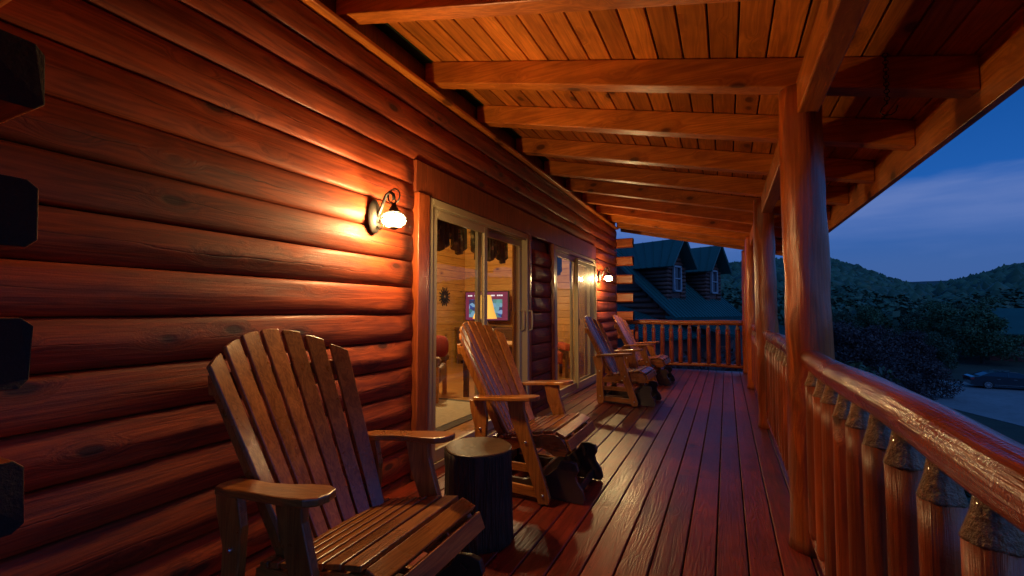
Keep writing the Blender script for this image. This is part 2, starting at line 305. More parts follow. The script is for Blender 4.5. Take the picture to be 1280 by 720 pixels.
def box(bm, x0, x1, y0, y1, z0, z1, mi=0):
    v = [bm.verts.new((x, y, z)) for z in (z0, z1) for y in (y0, y1) for x in (x0, x1)]
    fs = [(0, 2, 3, 1), (4, 5, 7, 6), (0, 1, 5, 4), (2, 6, 7, 3), (0, 4, 6, 2), (1, 3, 7, 5)]
    for f in fs:
        q = bm.faces.new([v[i] for i in f]); q.material_index = mi
def bmb(*a):
    bm = bmesh.new(); box(bm, *a); return bm
def board(bm, p0, p1, wdir, wd, th, mi=0):
    """a straight board from p0 to p1; wdir = direction of its width"""
    p0 = Vector(p0); p1 = Vector(p1); d = (p1 - p0).normalized(); wv = Vector(wdir); wv = (wv - d * wv.dot(d)).normalized(); n = d.cross(wv)
    vs = []
    for p in (p0, p1):
        for a, c in ((-1, -1), (1, -1), (1, 1), (-1, 1)): vs.append(bm.verts.new(p + wv * a * wd / 2 + n * c * th / 2))
    for f in ((3, 2, 1, 0), (4, 5, 6, 7), (0, 1, 5, 4), (1, 2, 6, 5), (2, 3, 7, 6), (3, 0, 4, 7)):
        q = bm.faces.new([vs[i] for i in f]); q.material_index = mi
def prism(bm, pts, f, mi=0):
    """pts = outline (2d); f(u, v, s) -> 3d with s in 0/1 for the two sides"""
    a = [bm.verts.new(f(u, v, 0)) for u, v in pts]; b = [bm.verts.new(f(u, v, 1)) for u, v in pts]
    n = len(pts); q = bm.faces.new(a[::-1]); q.material_index = mi; q = bm.faces.new(b); q.material_index = mi
    for i in range(n):
        q = bm.faces.new((a[i], a[(i + 1) % n], b[(i + 1) % n], b[i])); q.material_index = mi
def tube(bm, pts, radii, seg=12, caps=True, wob=0, seed=0, mi=0, ov=1):
    rnd = random.Random(seed); rings = []
    pts = [Vector(p) for p in pts]
    if not isinstance(radii, (list, tuple)): radii = [radii] * len(pts)
    up = None
    for i, p in enumerate(pts):
        d = (pts[min(i + 1, len(pts) - 1)] - pts[max(i - 1, 0)]).normalized()
        if up is None: up = Vector((0, 0, 1)) if abs(d.z) < .9 else Vector((1, 0, 0))
        s = d.cross(up).normalized(); u = s.cross(d).normalized(); up = u
        ring = []
        for k in range(seg):
            a = 2 * math.pi * k / seg
            r = radii[i] * (1 + (wob * noise.noise(Vector((math.cos(a) * 1.3 + seed * 7.1, math.sin(a) * 1.3, p.length * 3.1 + i * .11))) if wob else 0))
            ring.append(bm.verts.new(p + s * math.cos(a) * r + u * math.sin(a) * r * ov))
        rings.append(ring)
    for a, b in zip(rings, rings[1:]):
        for k in range(seg):
            q = bm.faces.new((a[k], a[(k + 1) % seg], b[(k + 1) % seg], b[k])); q.material_index = mi
    if caps:
        q = bm.faces.new(rings[0][::-1]); q.material_index = mi; q = bm.faces.new(rings[-1]); q.material_index = mi
    return rings
def lathe(bm, prof, seg=24, loc=(0, 0, 0), mi=0):
    rings = []
    for r, z in prof:
        rings.append([bm.verts.new((loc[0] + r * math.cos(2 * math.pi * k / seg), loc[1] + r * math.sin(2 * math.pi * k / seg), loc[2] + z)) for k in range(seg)])
    for a, b in zip(rings, rings[1:]):
        for k in range(seg):
            q = bm.faces.new((a[k], a[(k + 1) % seg], b[(k + 1) % seg], b[k])); q.material_index = mi
    bm.faces.new(rings[0][::-1]); bm.faces.new(rings[-1])
def torus(bm, c, R0, r, ax=(0, 0, 1), seg=24, s2=8, a0=0, a1=2 * math.pi, sx=1, rotm=None):
    ax = Vector(ax).normalized(); q = Vector((0, 0, 1)).rotation_difference(ax); c = Vector(c); full = abs(a1 - a0 - 2 * math.pi) < 1e-4
    rings = []
    for i in range(seg if full else seg + 1):
        a = a0 + (a1 - a0) * i / seg
        ring = []
        for k in range(s2):
            b = 2 * math.pi * k / s2
            v = Vector(((R0 + r * math.cos(b)) * math.cos(a) * sx, (R0 + r * math.cos(b)) * math.sin(a), r * math.sin(b)))
            if rotm: v = rotm @ v
            ring.append(bm.verts.new(c + q @ v))
        rings.append(ring)
    n = len(rings)
    for i in range(n if full else n - 1):
        a, b = rings[i], rings[(i + 1) % n]
        for k in range(s2): bm.faces.new((a[k], a[(k + 1) % s2], b[(k + 1) % s2], b[k]))

# ================================================================== STRUCTURE: terrain, road
WX = -2.04
GZ = -5.46
sky_px = [(-400, 330), (700, 335), (900, 333), (960, 329), (1037, 327), (1075, 337), (1110, 349), (1150, 359), (1180, 358), (1210, 349), (1240, 342), (1280, 334), (1400, 322), (1800, 330)]
def crest_tan(phi):      # phi = angle right of the camera axis
    ph = max(-1.2, min(1.15, phi)); x = 640 + 569 * math.tan(ph)
    xs = [p[0] for p in sky_px]; ys = [p[1] for p in sky_px]
    y = float(np.interp(x, xs, ys)); return (388 - y) / 569 * math.cos(ph)
def hill(phi, r):
    if r < 75: return GZ
    t = min(1, (r - 75) / 575); s = t * t * (3 - 2 * t)
    H = crest_tan(phi) * 650 + 1.2 - GZ - 7
    z = GZ + H * (s * .55 + .45 * t)
    z += 3.5 * t * noise.noise(Vector((math.cos(phi) * r * .012, math.sin(phi) * r * .012, 3)))
    if r > 650: z -= (r - 650) * .12
    return z
def pos(phi, r):
    a = R(115.2) - phi
    return r * math.cos(a), r * math.sin(a)
bm = bmesh.new(); prev = None
rad = [0.5, 6, 14, 24, 36, 50, 62, 74] + [75 + 23 * i for i in range(1, 40)]
NA = 180
for r in rad:
    ring = []
    for k in range(NA):
        phi = -math.pi + 2 * math.pi * k / NA
        x, y = pos(phi, r); ring.append(bm.verts.new((x, y, hill(phi, r))))
    if prev:
        for k in range(NA): bm.faces.new((prev[k], prev[(k + 1) % NA], ring[(k + 1) % NA], ring[k]))
    else: bm.faces.new(ring)
    prev = ring
tag(obj('ground', bm, M['grass'], smooth=True), kind='structure')
# a farther ridge seen through the saddle
bm = bmesh.new(); a_, b_, c_ = [], [], []
for k in range(120):
    phi = R(30 + k * .25); rr = 1500
    y = 352 - 7 * math.exp(-((k - 85) / 22) ** 2) + 2 * noise.noise(Vector((k * .12, 0, 0)))
    z = (388 - y) / 569 * math.cos(phi) * rr + 1.2
    x, yy = pos(phi, rr); a_.append(bm.verts.new((x, yy, z)))
    x, yy = pos(phi, rr - 420); b_.append(bm.verts.new((x, yy, 5)))
    x, yy = pos(phi, rr + 420); c_.append(bm.verts.new((x, yy, 5)))
for k in range(119):
    bm.faces.new((b_[k], b_[k + 1], a_[k + 1], a_[k])); bm.faces.new((a_[k], a_[k + 1], c_[k + 1], c_[k]))
M['farridge'] = plain('far_ridge', (.035, .075, .075), rough=1, scale=.05, vary=.4)
tag(obj('far_hills', bm, M['farridge'], smooth=True), kind='structure')
# road (asphalt lane widening to a parking strip)
road = [(10.5, 57), (11.5, 50), (12.6, 45), (14.0, 40), (15.6, 35.5), (17.4, 30), (18.6, 22), (19, 8), (19, -30), (27, -30), (27, 8), (28, 22), (31, 34), (38, 42.5), (52, 48), (75, 50), (75, 56.5), (50, 55.2), (36, 54.2), (24, 55.6), (16.5, 57.6)]
bm = bmesh.new(); vs = [bm.verts.new((x, y, GZ + .03)) for x, y in road]; bm.faces.new(vs)
r_ = bmesh.ops.extrude_face_region(bm, geom=bm.faces[:]); bmesh.ops.translate(bm, vec=(0, 0, -.2), verts=[v for v in r_['geom'] if isinstance(v, bmesh.types.BMVert)])
tag(obj('road', bm, M['asphalt']), kind='structure')

# forest on the hillsides: thousands of crowns that read as one mass
def ico(sub):
    b = bmesh.new(); bmesh.ops.create_icosphere(b, subdivisions=sub, radius=1); b.verts.ensure_lookup_table()
    v = np.array([x.co[:] for x in b.verts], dtype=np.float32); f = np.array([[x.index for x in q.verts] for q in b.faces], dtype=np.int32); b.free(); return v, f
def np_mesh(name, V, F):
    me = bpy.data.meshes.new(name); me.vertices.add(len(V)); me.vertices.foreach_set('co', V.astype(np.float32).ravel())
    k = F.shape[1]; me.loops.add(F.size); me.loops.foreach_set('vertex_index', F.astype(np.int32).ravel())
    me.polygons.add(len(F)); me.polygons.foreach_set('loop_start', np.arange(0, F.size, k, dtype=np.int32)); me.polygons.foreach_set('loop_total', np.full(len(F), k, dtype=np.int32))
    me.update(); me.validate(); return me
rng = np.random.default_rng(5)
iv, if_ = ico(1); VV, FF = [], []; base = 0
for i in range(13000):
    phi = R(rng.uniform(8, 62)); r = 200 + 460 * rng.random() ** .8
    x, y = pos(phi, r); z = hill(phi, r); s = rng.uniform(2.0, 3.9) * (1 if r > 250 else .9)
    lump = 1 + .22 * rng.standard_normal((len(iv), 1))
    v = iv * lump * np.array([s * rng.uniform(.8, 1.2), s * rng.uniform(.8, 1.2), s * rng.uniform(.8, 1.3)]) + np.array([x, y, z + s * .9 + 1])
    VV.append(v); FF.append(if_ + base); base += len(v)
me = np_mesh('forest', np.vstack(VV), np.vstack(FF))
# nearer slopes: looser crowns made of leaf clumps
n1, nq = 5200, 50
ph = np.radians(rng.uniform(6, 64, n1)); rr = 108 + 270 * rng.random(n1) ** .85
cen = []
for a, b_ in zip(ph, rr):
    x, y = pos(a, b_); cen.append((x, y, hill(a, b_)))
cen = np.array(cen); sz = rng.uniform(1.8, 3.4, n1); cen[:, 2] += sz * 1.1
d = rng.standard_normal((n1, nq, 3)); d /= np.linalg.norm(d, axis=2, keepdims=True)
p_ = cen[:, None] + d * sz[:, None, None] * rng.uniform(.6, 1.1, (n1, nq, 1)) * np.array([1, 1, .95])
p_ = p_.reshape(-1, 3); d = d.reshape(-1, 3); n_ = len(p_)
u = np.cross(d, rng.standard_normal((n_, 3))); u /= np.linalg.norm(u, axis=1, keepdims=True); v = np.cross(u, d + .5 * rng.standard_normal((n_, 3))); v /= np.linalg.norm(v, axis=1, keepdims=True)
q_ = rng.uniform(.45, 1.0, n_)[:, None]
LV = np.stack([p_ - u * q_, p_ - v * q_ * .7, p_ + u * q_, p_ + v * q_ * .7], 1).reshape(-1, 3)
tag(link_mesh('near_woods', np_mesh('near_woods', LV, np.arange(4 * n_).reshape(-1, 4)), M['canopy']), 'wooded lower slopes behind the single trees', None, kind='stuff')
tag(link_mesh('forest', me, M['canopy']), 'dark wooded hillsides rising beyond the road', None, kind='stuff')

# ================================================================== trees
def make_tree(name, h, wd, leafmat, leaves, leaf, seed, trunk_h=.35, low=False):
    rg = np.random.default_rng(seed); rnd = random.Random(seed)
    root = empty(name)
    bm = bmesh.new()
    pts = [(0, 0, -.3), (.05, .02, h * .2), (-.04, .06, h * .45), (.05, 0, h * .75)]
    tube(bm, pts, [h * .035, h * .027, h * .018, h * .006], 10, wob=.2, seed=seed)
    clumps = []
    nc = 34 if not low else 26
    for i in range(nc):
        a = rnd.uniform(0, 2 * math.pi); hh = rnd.uniform(trunk_h, 1.0); prof = math.sin(min(1, (1.03 - hh) / (1.03 - trunk_h) * 1.15) * math.pi * .62) ** .8
        rr = wd * .5 * prof * rnd.uniform(.45, 1.0)
        c = Vector((rr * math.cos(a), rr * math.sin(a), h * hh)); clumps.append((c, wd * rnd.uniform(.13, .24)))
        if i % 2 == 0:
            z0 = h * rnd.uniform(.12, .5); p0 = Vector((0, 0, min(z0, c.z * .7)))
            tube(bm, [p0, p0.lerp(c, .5) + Vector((0, 0, -.1 * h * .2)), c], [h * .012, h * .008, h * .003], 6, seed=i)
    obj('trunk', bm, M['trunk'], root, smooth=True)
    n = leaves; ci = rg.integers(0, nc, n)
    cc = np.array([c[:] for c, _ in clumps])[ci]; rr = np.array([r for _, r in clumps])[ci]
    d = rg.standard_normal((n, 3)); d /= np.linalg.norm(d, axis=1, keepdims=True)
    p = cc + d * (rr * (.35 + .75 * rg.random(n) ** .6))[:, None] * np.array([1, 1, .72])
    u = rg.standard_normal((n, 3)); u /= np.linalg.norm(u, axis=1, keepdims=True); v = np.cross(u, d + .6 * rg.standard_normal((n, 3))); v /= np.linalg.norm(v, axis=1, keepdims=True)
    s = leaf * rg.uniform(.6, 1.3, n)[:, None]
    V = np.stack([p - u * s, p - v * s * .55, p + u * s, p + v * s * .55], 1).reshape(-1, 3); F = np.arange(4 * n).reshape(-1, 4)
    link_mesh('crown', np_mesh('crown', V, F), leafmat, root)
    return root
T1 = make_tree('broadleaf_tree', 9, 8, M['leaf_green'], 15000, .19, 11, .22)
T2 = make_tree('broadleaf_tree', 7.5, 7.5, M['leaf_dark'], 12000, .17, 12, .15)
T3 = make_tree('purple_leaf_tree', 6, 6.5, M['leaf_purple'], 12000, .14, 13, .12)
T4 = make_tree('leafy_shrub', 2.6, 4.2, M['leaf_purple'], 9000, .085, 14, .10, low=True)
protos = {'g': T1, 'd': T2, 'p': T3, 's': T4}; used = set()
def at(px, zc):
    xc = (px - 640) / 569 * zc; c, s = math.cos(R(25.2)), math.sin(R(25.2)); return xc * c - zc * s, xc * s + zc * c
trees = [  # kind, px, depth, scale, label
 ('g', 1224, 56, .76, 'large round green tree rising just behind the parked dark sedan', 'tree'),
 ('g', 1180, 62, .78, 'tall green tree left of the large one, above the bluish roof line', 'tree'),
 ('d', 1246, 64, .78, 'dark tree beside the red walled house at the right edge', 'tree'),
 ('d', 1148, 70, .80, 'dark bushy tree standing right of the small blue roof', 'tree'),
 ('g', 1085, 84, .72, 'green tree behind the purple ones, left of the small blue roof', 'tree'),
 ('d', 1052, 72, .80, 'dark tree nearest the porch post in the back row of trees', 'tree'),
 ('p', 1092, 44, .80, 'broad purple leaved tree in the middle distance below the hills', 'tree'),
 ('p', 1052, 40, .86, 'purple leaved tree close beside the big porch post', 'tree'),
 ('p', 1136, 48, .70, 'purple tinged tree left of the parked sedan', 'tree'),
 ('d', 1112, 56, .56, 'low dark tree in front of the small blue roof', 'tree'),
 ('s', 1075, 27, 1.0, 'purple shrub mound just above the near railing beside the post', 'shrub'),
 ('s', 1108, 31, 1.0, 'middle purple shrub of the row beyond the near railing', 'shrub'),
 ('s', 1138, 36, 1.0, 'purple shrub spreading over the edge of the road', 'shrub'),
 ('s', 1042, 23, 1.0, 'purple shrub partly hidden behind the big porch post', 'shrub'),
 ('d', 1160, 52, .52, 'low dark tree between the purple trees and the sedan', 'tree'),
 ('d', 1203, 74, .95, 'dark tree behind the two tall green trees', 'tree'),
 ('g', 1240, 92, .90, 'green tree behind the bluish roof at the right edge', 'tree'),
 ('d', 1133, 98, .95, 'dark tree at the foot of the wooded hill', 'tree'),
 ('g', 1165, 100, .85, 'green tree on the rise behind the tall green tree', 'tree'),
 ('g', 1062, 104, .85, 'green tree at the foot of the hill beside the post', 'tree'),
]
for kd, px, zc, sc_, lab, cat in trees:
    p0 = protos[kd]
    o = p0 if kd not in used else copy_tree(p0); used.add(kd)
    x, y = at(px, zc); o.location = (x, y, GZ if zc < 75 else GZ + .4); o.scale = (sc_,) * 3; o.rotation_euler = (0, 0, px * 1.7)
    tag(o, lab, cat, 'shrubs beyond the railing' if cat == 'shrub' else 'trees beyond the road')
# more greenery close under the far end of the porch
for i, (x, y, k, s) in enumerate(((-1.2, 13.4, 's', 1.25), (.9, 14.6, 's', 1.35), (3.4, 17.5, 'd', .62), (2.2, 21.5, 'd', .6))):
    o = copy_tree(protos[k]); o.location = (x, y, GZ); o.scale = (s * (1 if k != 's' else 1), s, s * (1.35 if k == 's' else 1)); o.rotation_euler = (0, 0, i * 2.1)
    tag(o, ('dark shrub growing below the left half of the far railing', 'dark shrub growing below the right half of the far railing', 'small dark tree beyond the far right corner of the porch', 'small dark tree in front of the neighbouring cabin')[i], 'shrub' if k == 's' else 'tree', 'greenery below the far railing')

# ================================================================== neighbouring cabin with two dormers
def neighbour():
    root = empty('neighbour_cabin', (0, 0, 0), 0, 'log cabin with teal metal roof and two dormers beyond the far railing', 'house')
    O = Vector((-2.2, 23.2, 0)); e1 = Vector((.4, .9165, 0)); e2 = Vector((.9165, -.4, 0))
    def W(s, t, z): return O + e1 * s + e2 * t + Vector((0, 0, z))
    sl = .885; rz = lambda t: 1.66 - sl * t
    s0, s1, tr, te = -1.9, 5.3, -3.2, .95
    # walls below the roof
    bm = bmesh.new()
    prism(bm, [(te - .35, GZ + .01), (te - .35, rz(te - .35) - .12), (tr, rz(tr) - .12), (2 * tr - te + .35, rz(te - .35) - .12), (2 * tr - te + .35, GZ + .01)], lambda u, v, k: W(s0 + .3 if k == 0 else s1 - .3, u, v))
    obj('wall', bm, M['brownlog'], root)
    bm = bmesh.new()   # round log courses on the near gable and dormer cheeks
    for k in range(30):
        z = GZ + .12 + k * .26
        half = (te - .35 - tr) if z < rz(te - .35) else (tr - (1.66 - z) / sl) * -1 - .0
        half = min(te - .35 - tr, max(.2, (rz(tr) - .2 - z) / sl))
        if z > rz(tr) - .3: break
        tube(bm, [W(s0 + .3, tr - half, z), W(s0 + .3, tr + half, z)], .12, 10)
    obj('wall_logs', bm, M['brownlog'], root, smooth=True)
    def slab(name, a, b, c, d, th, ribs=True):
        bm = bmesh.new(); n = (b - a).cross(d - a).normalized()
        if n.z < 0: n = -n
        lo = [bm.verts.new(p) for p in (a, b, c, d)]; hi = [bm.verts.new(p + n * th) for p in (a, b, c, d)]
        bm.faces.new(lo[::-1]); bm.faces.new(hi)
        for i in range(4): bm.faces.new((lo[i], lo[(i + 1) % 4], hi[(i + 1) % 4], hi[i]))
        if ribs:   # standing seams run from a-b edge to d-c edge
            m = max(2, int((b - a).length / .3))
            for i in range(m + 1):
                p = a.lerp(b, i / m) + n * (th + .012); q = d.lerp(c, i / m) + n * (th + .012)
                board(bm, p, q, n, .04, .03)
        return obj(name, bm, M['metalroof'], root)
    slab('roof', W(s0, te, rz(te)), W(s1, te, rz(te)), W(s1, tr, rz(tr)), W(s0, tr, rz(tr)), .1)
    slab('roof', W(s0, tr, rz(tr)), W(s1, tr, rz(tr)), W(s1, 2 * tr - te, rz(te)), W(s0, 2 * tr - te, rz(te)), .1)
    slab('porch_roof', W(s0 - .2, te + 3.2, .02), W(s1, te + 3.2, .02), W(s1, te - .3, .86), W(s0 - .2, te - .3, .86), .08)
    # porch posts below that roof
    for s in (s0 + .3, (s0 + s1) / 2, s1 - .4):
        bm = bmesh.new(); tube(bm, [W(s, te + 2.9, GZ + .01), W(s, te + 2.9, .02)], .11, 10); obj('porch_post', bm, M['brownlog'], root, smooth=True)
    # lower side wing with striped metal roof, in front of the near gable
    slab('wing_roof', W(-6.0, 2.2, .05), W(s0 + .28, 2.2, .05), W(s0 + .28, -3.2, 1.75), W(-6.0, -3.2, 1.75), .08)
    bm = bmesh.new(); prism(bm, [(1.8, GZ + .01), (1.8, .1), (-3.2, 1.65), (-3.2, GZ + .01)], lambda u, v, k: W(-5.8 if k == 0 else s0 + .29, u, v)); obj('wing_wall', bm, M['brownlog'], root)
    for sc in (0, 3.86):
        zb, zt, za = 1.60, 3.32, 4.62; hw = .80
        tt = lambda z: (1.66 - z) / sl
        bm = bmesh.new()
        ap = zt + (za - zt) * .93
        a = [W(sc - hw, 0, zb), W(sc + hw, 0, zb), W(sc + hw, 0, zt), W(sc, 0, ap), W(sc - hw, 0, zt)]
        bk = [W(sc - hw, -.05, zb), W(sc + hw, -.05, zb), W(sc + hw, tt(zt), zt), W(sc, tt(ap) * .9, ap), W(sc - hw, tt(zt), zt)]
        va = [bm.verts.new(p) for p in a]; vb = [bm.verts.new(p) for p in bk]; bm.faces.new(va); bm.faces.new(vb[::-1])
        for i in range(5): bm.faces.new((va[i], va[(i + 1) % 5], vb[(i + 1) % 5], vb[i]))
        obj('dormer_wall', bm, M['brownlog'], root)
        bm = bmesh.new()
        for k in range(9):
            z = zb + .1 + k * .19
            if z > zt: break
            tube(bm, [W(sc - hw, .07, z), W(sc - hw, min(-.02, tt(z)), z)], .09, 10)
            tube(bm, [W(sc + hw, .07, z), W(sc + hw, min(-.02, tt(z)), z)], .09, 10)
            for lo, hi in ((-hw - .02, -.42), (.42, hw + .02)): tube(bm, [W(sc + lo, .0, z), W(sc + hi, .0, z)], .085, 10)
        for z, q in ((zt + .12, .62), (zt + .34, .45), (zt + .56, .3)): tube(bm, [W(sc - q, 0, z), W(sc + q, 0, z)], .085, 10)
        obj('dormer_logs', bm, M['brownlog'], root, smooth=True)
        ov = .55; hwr = 1.12; ze = zt - .12
        for sg in (-1, 1):
            A = W(sc + sg * hwr, ov, ze); B = W(sc + sg * hwr, tt(ze) - .1, ze); Cc = W(sc, tt(za) - .1, za); D = W(sc, ov, za)
            slab('dormer_roof', A, B, Cc, D, .07)
        wf = empty('window'); wf.parent = root
        bm = bmesh.new()
        y0, y1 = 2.1, 3.35
        for (sa, sb, za_, zb_) in ((-.36, -.28, y0, y1), (.28, .36, y0, y1), (-.36, .36, y1 - .08, y1), (-.36, .36, y0, y0 + .08), (-.3, .3, 2.7, 2.75)):
            prism(bm, [(sa, za_), (sb, za_), (sb, zb_), (sa, zb_)], lambda u, v, k: W(sc + u, .05 + .10 * k, v))
        obj('frame', bm, M['white'], wf)
        bm = bmesh.new(); prism(bm, [(-.3, y0 + .02), (.3, y0 + .02), (.3, y1 - .02), (-.3, y1 - .02)], lambda u, v, k: W(sc + u, .03 + .04 * k, v)); obj('pane', bm, M['dglass'], wf)
neighbour()

# far houses: roof among the trees
def far_house(px, zc, wd, dp, ztop, zeave, rot, wall, lab):
    x, y = at(px, zc); root = empty('far_house', (x, y, GZ), rot, lab, 'house')
    hz = zeave - GZ; ht = ztop - GZ
    bm = bmesh.new(); prism(bm, [(-dp / 2, 0), (dp / 2, 0), (dp / 2, hz), (0, ht - .15), (-dp / 2, hz)], lambda u, v, k: Vector((-wd / 2 + wd * k, u, v))); obj('wall', bm, wall, root)
    bm = bmesh.new()
    for sg in (-1, 1):
        a = Vector((-wd / 2 - .4, sg * (dp / 2 + .5), hz - .25)); b_ = Vector((wd / 2 + .4, sg * (dp / 2 + .5), hz - .25)); c = Vector((wd / 2 + .4, 0, ht)); d = Vector((-wd / 2 - .4, 0, ht))
        vs = [bm.verts.new(p) for p in (a, b_, c, d)] + [bm.verts.new(p + Vector((0, 0, .15))) for p in (a, b_, c, d)]
        for f in ((3, 2, 1, 0), (4, 5, 6, 7), (0, 1, 5, 4), (1, 2, 6, 5), (2, 3, 7, 6), (3, 0, 4, 7)): bm.faces.new([vs[i] for i in f])
    rf = obj('roof', bm, M['metalroof'], root)
    bm = bmesh.new(); tube(bm, [(0, -dp * .2, ht - 1.2), (0, -dp * .2, ht + .1)], .12, 8); obj('vent_pipe', bm, M['white'], rf)
    for k in (-.3, .05, .35):
        bm = bmesh.new(); box(bm, wd * k - .5, wd * k + .5, -dp / 2 - .06, -dp / 2 - .01, hz - 2.2, hz - .9); obj('window', bm, M['dglass'], root)
redwall = plain('red_log_wall', (.22, .05, .04), rough=.7, bump=.3, scale=4)
far_house(1302, 58, 9.5, 9, 1.35, -1.6, R(-22), redwall, 'red walled house with pale teal roof at the right edge')
far_house(1121, 102, 5.5, 7, -.6, -2.6, R(-10), redwall, 'small distant roof showing between the dark trees')

# ================================================================== parked car
def car():
    root = empty('parked_car', (21.4, 53.2, GZ + .035), R(-3), 'dark four-door sedan parked facing right on the road edge beneath trees', 'car')
    Lh, Wd = 5.0, 1.84
    # side outline (x along the car, rear at -2.5)
    lower = [(-2.48, .35), (-2.5, .62), (-2.44, .92), (-2.2, 1.0), (-1.7, 1.04), (-1.15, 1.06), (-.3, 1.02), (.7, .98), (1.1, .95), (1.9, .84), (2.35, .70), (2.5, .52), (2.44, .30)]
    bm = bmesh.new(); n = len(lower)
    def sec(y, k):
        return [bm.verts.new((x * (1 - .03 * k), y, z - (.05 * k if z > .7 else 0))) for x, z in lower] + [bm.verts.new((x, y, .22)) for x in (2.3, -2.3)]
    secs = [sec(-Wd / 2 + .02, 1.0), sec(-Wd / 2, .3), sec(-Wd / 2 + .12, 0), sec(Wd / 2 - .12, 0), sec(Wd / 2, .3), sec(Wd / 2 - .02, 1.0)]
    # order: lower side strip kept simple
    for a, b in zip(secs, secs[1:]):
        for i in range(len(a)): bm.faces.new((a[i], a[(i + 1) % len(a)], b[(i + 1) % len(a)], b[i]))
    bm.faces.new(secs[0]); bm.faces.new(secs[-1][::-1])
    # cut wheel arches visually with dark liners
    obj('body', bm, M['carpaint'], root, smooth=False, bev=.03)
    roof = [(-1.85, 1.01), (-1.25, 1.30), (-.7, 1.42), (0, 1.45), (.5, 1.40), (1.25, .97)]
    bm = bmesh.new()
    A = [bm.verts.new((x, -.80 + (z - 1) * .32, z)) for x, z in roof]; B = [bm.verts.new((x, .80 - (z - 1) * .32, z)) for x, z in roof]
    for i in range(len(roof) - 1): bm.faces.new((A[i], A[i + 1], B[i + 1], B[i]))
    bm.faces.new(A); bm.faces.new(B[::-1]); bm.faces.new((A[0], B[0], B[-1], A[-1]))
    obj('cabin', bm, M['dglass'], root, bev=.02)
    bm = bmesh.new()
    rp = [(x, z + .012) for x, z in roof[1:5]]
    A = [bm.verts.new((x, -.80 + (z - 1) * .32 + .03, z)) for x, z in rp]; B = [bm.verts.new((x, .80 - (z - 1) * .32 - .03, z)) for x, z in rp]
    for i in range(3): bm.faces.new((A[i], A[i + 1], B[i + 1], B[i]))
    for sg in (-1, 1):
        for (x0, z0), (x1, z1) in (((-1.85, 1.02), (-1.25, 1.31)), ((-.15, 1.02), (-.12, 1.44)), ((.5, 1.41), (1.25, .98)), ((-1.25, 1.31), (-.7, 1.43)), ((-.7, 1.43), (0, 1.46)), ((0, 1.46), (.5, 1.41))):
            board(bm, (x0, sg * (.815 - (z0 - 1) * .32), z0), (x1, sg * (.815 - (z1 - 1) * .32), z1), (1, 0, .2), .05, .03)
    obj('roof', bm, M['carpaint'], root)
    for sx in (-1.42, 1.46):
        for sy in (-1, 1):
            wh = empty('wheel', (sx, sy * .84, .33)); wh.parent = root
            bm = bmesh.new(); prof = [(.2, -.11), (.32, -.11), (.335, -.08), (.335, .08), (.32, .11), (.2, .11)]
            lathe(bm, prof, 28); bmesh.ops.rotate(bm, matrix=Matrix.Rotation(R(90), 3, 'X'), verts=bm.verts); obj('tyre', bm, M['tyre'], wh)
            bm = bmesh.new(); yy = sy * .115
            torus(bm, (0, yy, 0), .225, .018, (0, 1, 0), 28, 6)
            for k in range(10):
                a = k * math.pi / 5; board(bm, (0, yy, 0), (.22 * math.cos(a), yy, .22 * math.sin(a)), (0, 1, 0), .03, .035)
            obj('rim', bm, M['rim'], wh)
    for sy in (-1, 1):
        bm = bmesh.new(); box(bm, -2.50, -2.28, sy * .80 - .13, sy * .80 + .125, .72, .88); obj('taillight', bm, M['tail'], root, bev=.02)
        bm = bmesh.new(); box(bm, 2.2, 2.42, sy * .75 - .14, sy * .75 + .14, .58, .70); obj('headlight', bm, M['chrome'], root, bev=.02)
        bm = bmesh.new(); box(bm, .85, 1.0, sy * .97 - .09, sy * .97 + .09, .98, 1.1); obj('mirror', bm, M['carpaint'], root, bev=.03)
        bm = bmesh.new(); box(bm, -1.0, 1.05, sy * .925 - .008, sy * .925 + .008, .34, .365); obj('sill_trim', bm, M['chrome'], root)
        for hx in (-.85, .15):
            bm = bmesh.new(); box(bm, hx, hx + .2, sy * .93 - .012, sy * .93 + .012, .82, .85); obj('door_handle', bm, M['chrome'], root)
car()
# small white marker by the road
x, y = at(1167.5, 41); bm = bmesh.new(); tube(bm, [(0, 0, 0), (0, 0, .62)], [.07, .07], 10); tube(bm, [(0, 0, .62), (0, 0, .7)], [.075, .03], 10)
o = obj('marker_post', bm, M['white'], smooth=False); o.location = (x, y, GZ); tag(o, 'short white marker post at the edge of the road', 'post')

# ================================================================== DECK
bm = bmesh.new(); x = -2.04 - .02
xs = -.07 - .14 * 14
y0, y1 = -2.6, 10.02
rnd = random.Random(3)
xx = xs
while xx < .62:
    a, b_ = xx + .0035, xx + .14 - .0035
    # boards butt on a joist now and then
    cuts = sorted(rnd.sample([1.2, 3.6, 6.0, 8.4, -1.2], 1)); ys = [y0] + cuts + [y1]
    for q0, q1 in zip(ys, ys[1:]):
        dz = rnd.uniform(-.0012, .0012)
        pr = [(a, -.035), (b_, -.035), (b_, -.004 + dz), (b_ - .004, dz), (a + .004, dz), (a, -.004 + dz)]
        prism(bm, pr, lambda u, v, k: (u, q0 + .002 if k == 0 else q1 - .002, v))
    xx += .14
deck = empty('deck', kind='structure')
obj('deck_boards', bm, M['deck'], deck)
bm = bmesh.new()
for i in range(31): yy = y0 + .2 + i * .41; box(bm, -2.04, .58, yy, yy + .05, -.24, -.037)
obj('joists', bm, M['end'], deck)
bm = bmesh.new()
for i in range(31):
    yy = y0 + .225 + i * .41; xx = xs
    while xx < .62:
        for dx in (.025, .115):
            c_ = (xx + dx + rnd.uniform(-.004, .004), yy + rnd.uniform(-.006, .006)); vs = [bm.verts.new((c_[0] + .0042 * math.cos(a), c_[1] + .0042 * math.sin(a), .0016)) for a in (0, 1.05, 2.09, 3.14, 4.19, 5.24)]; bm.faces.new(vs)
        xx += .14
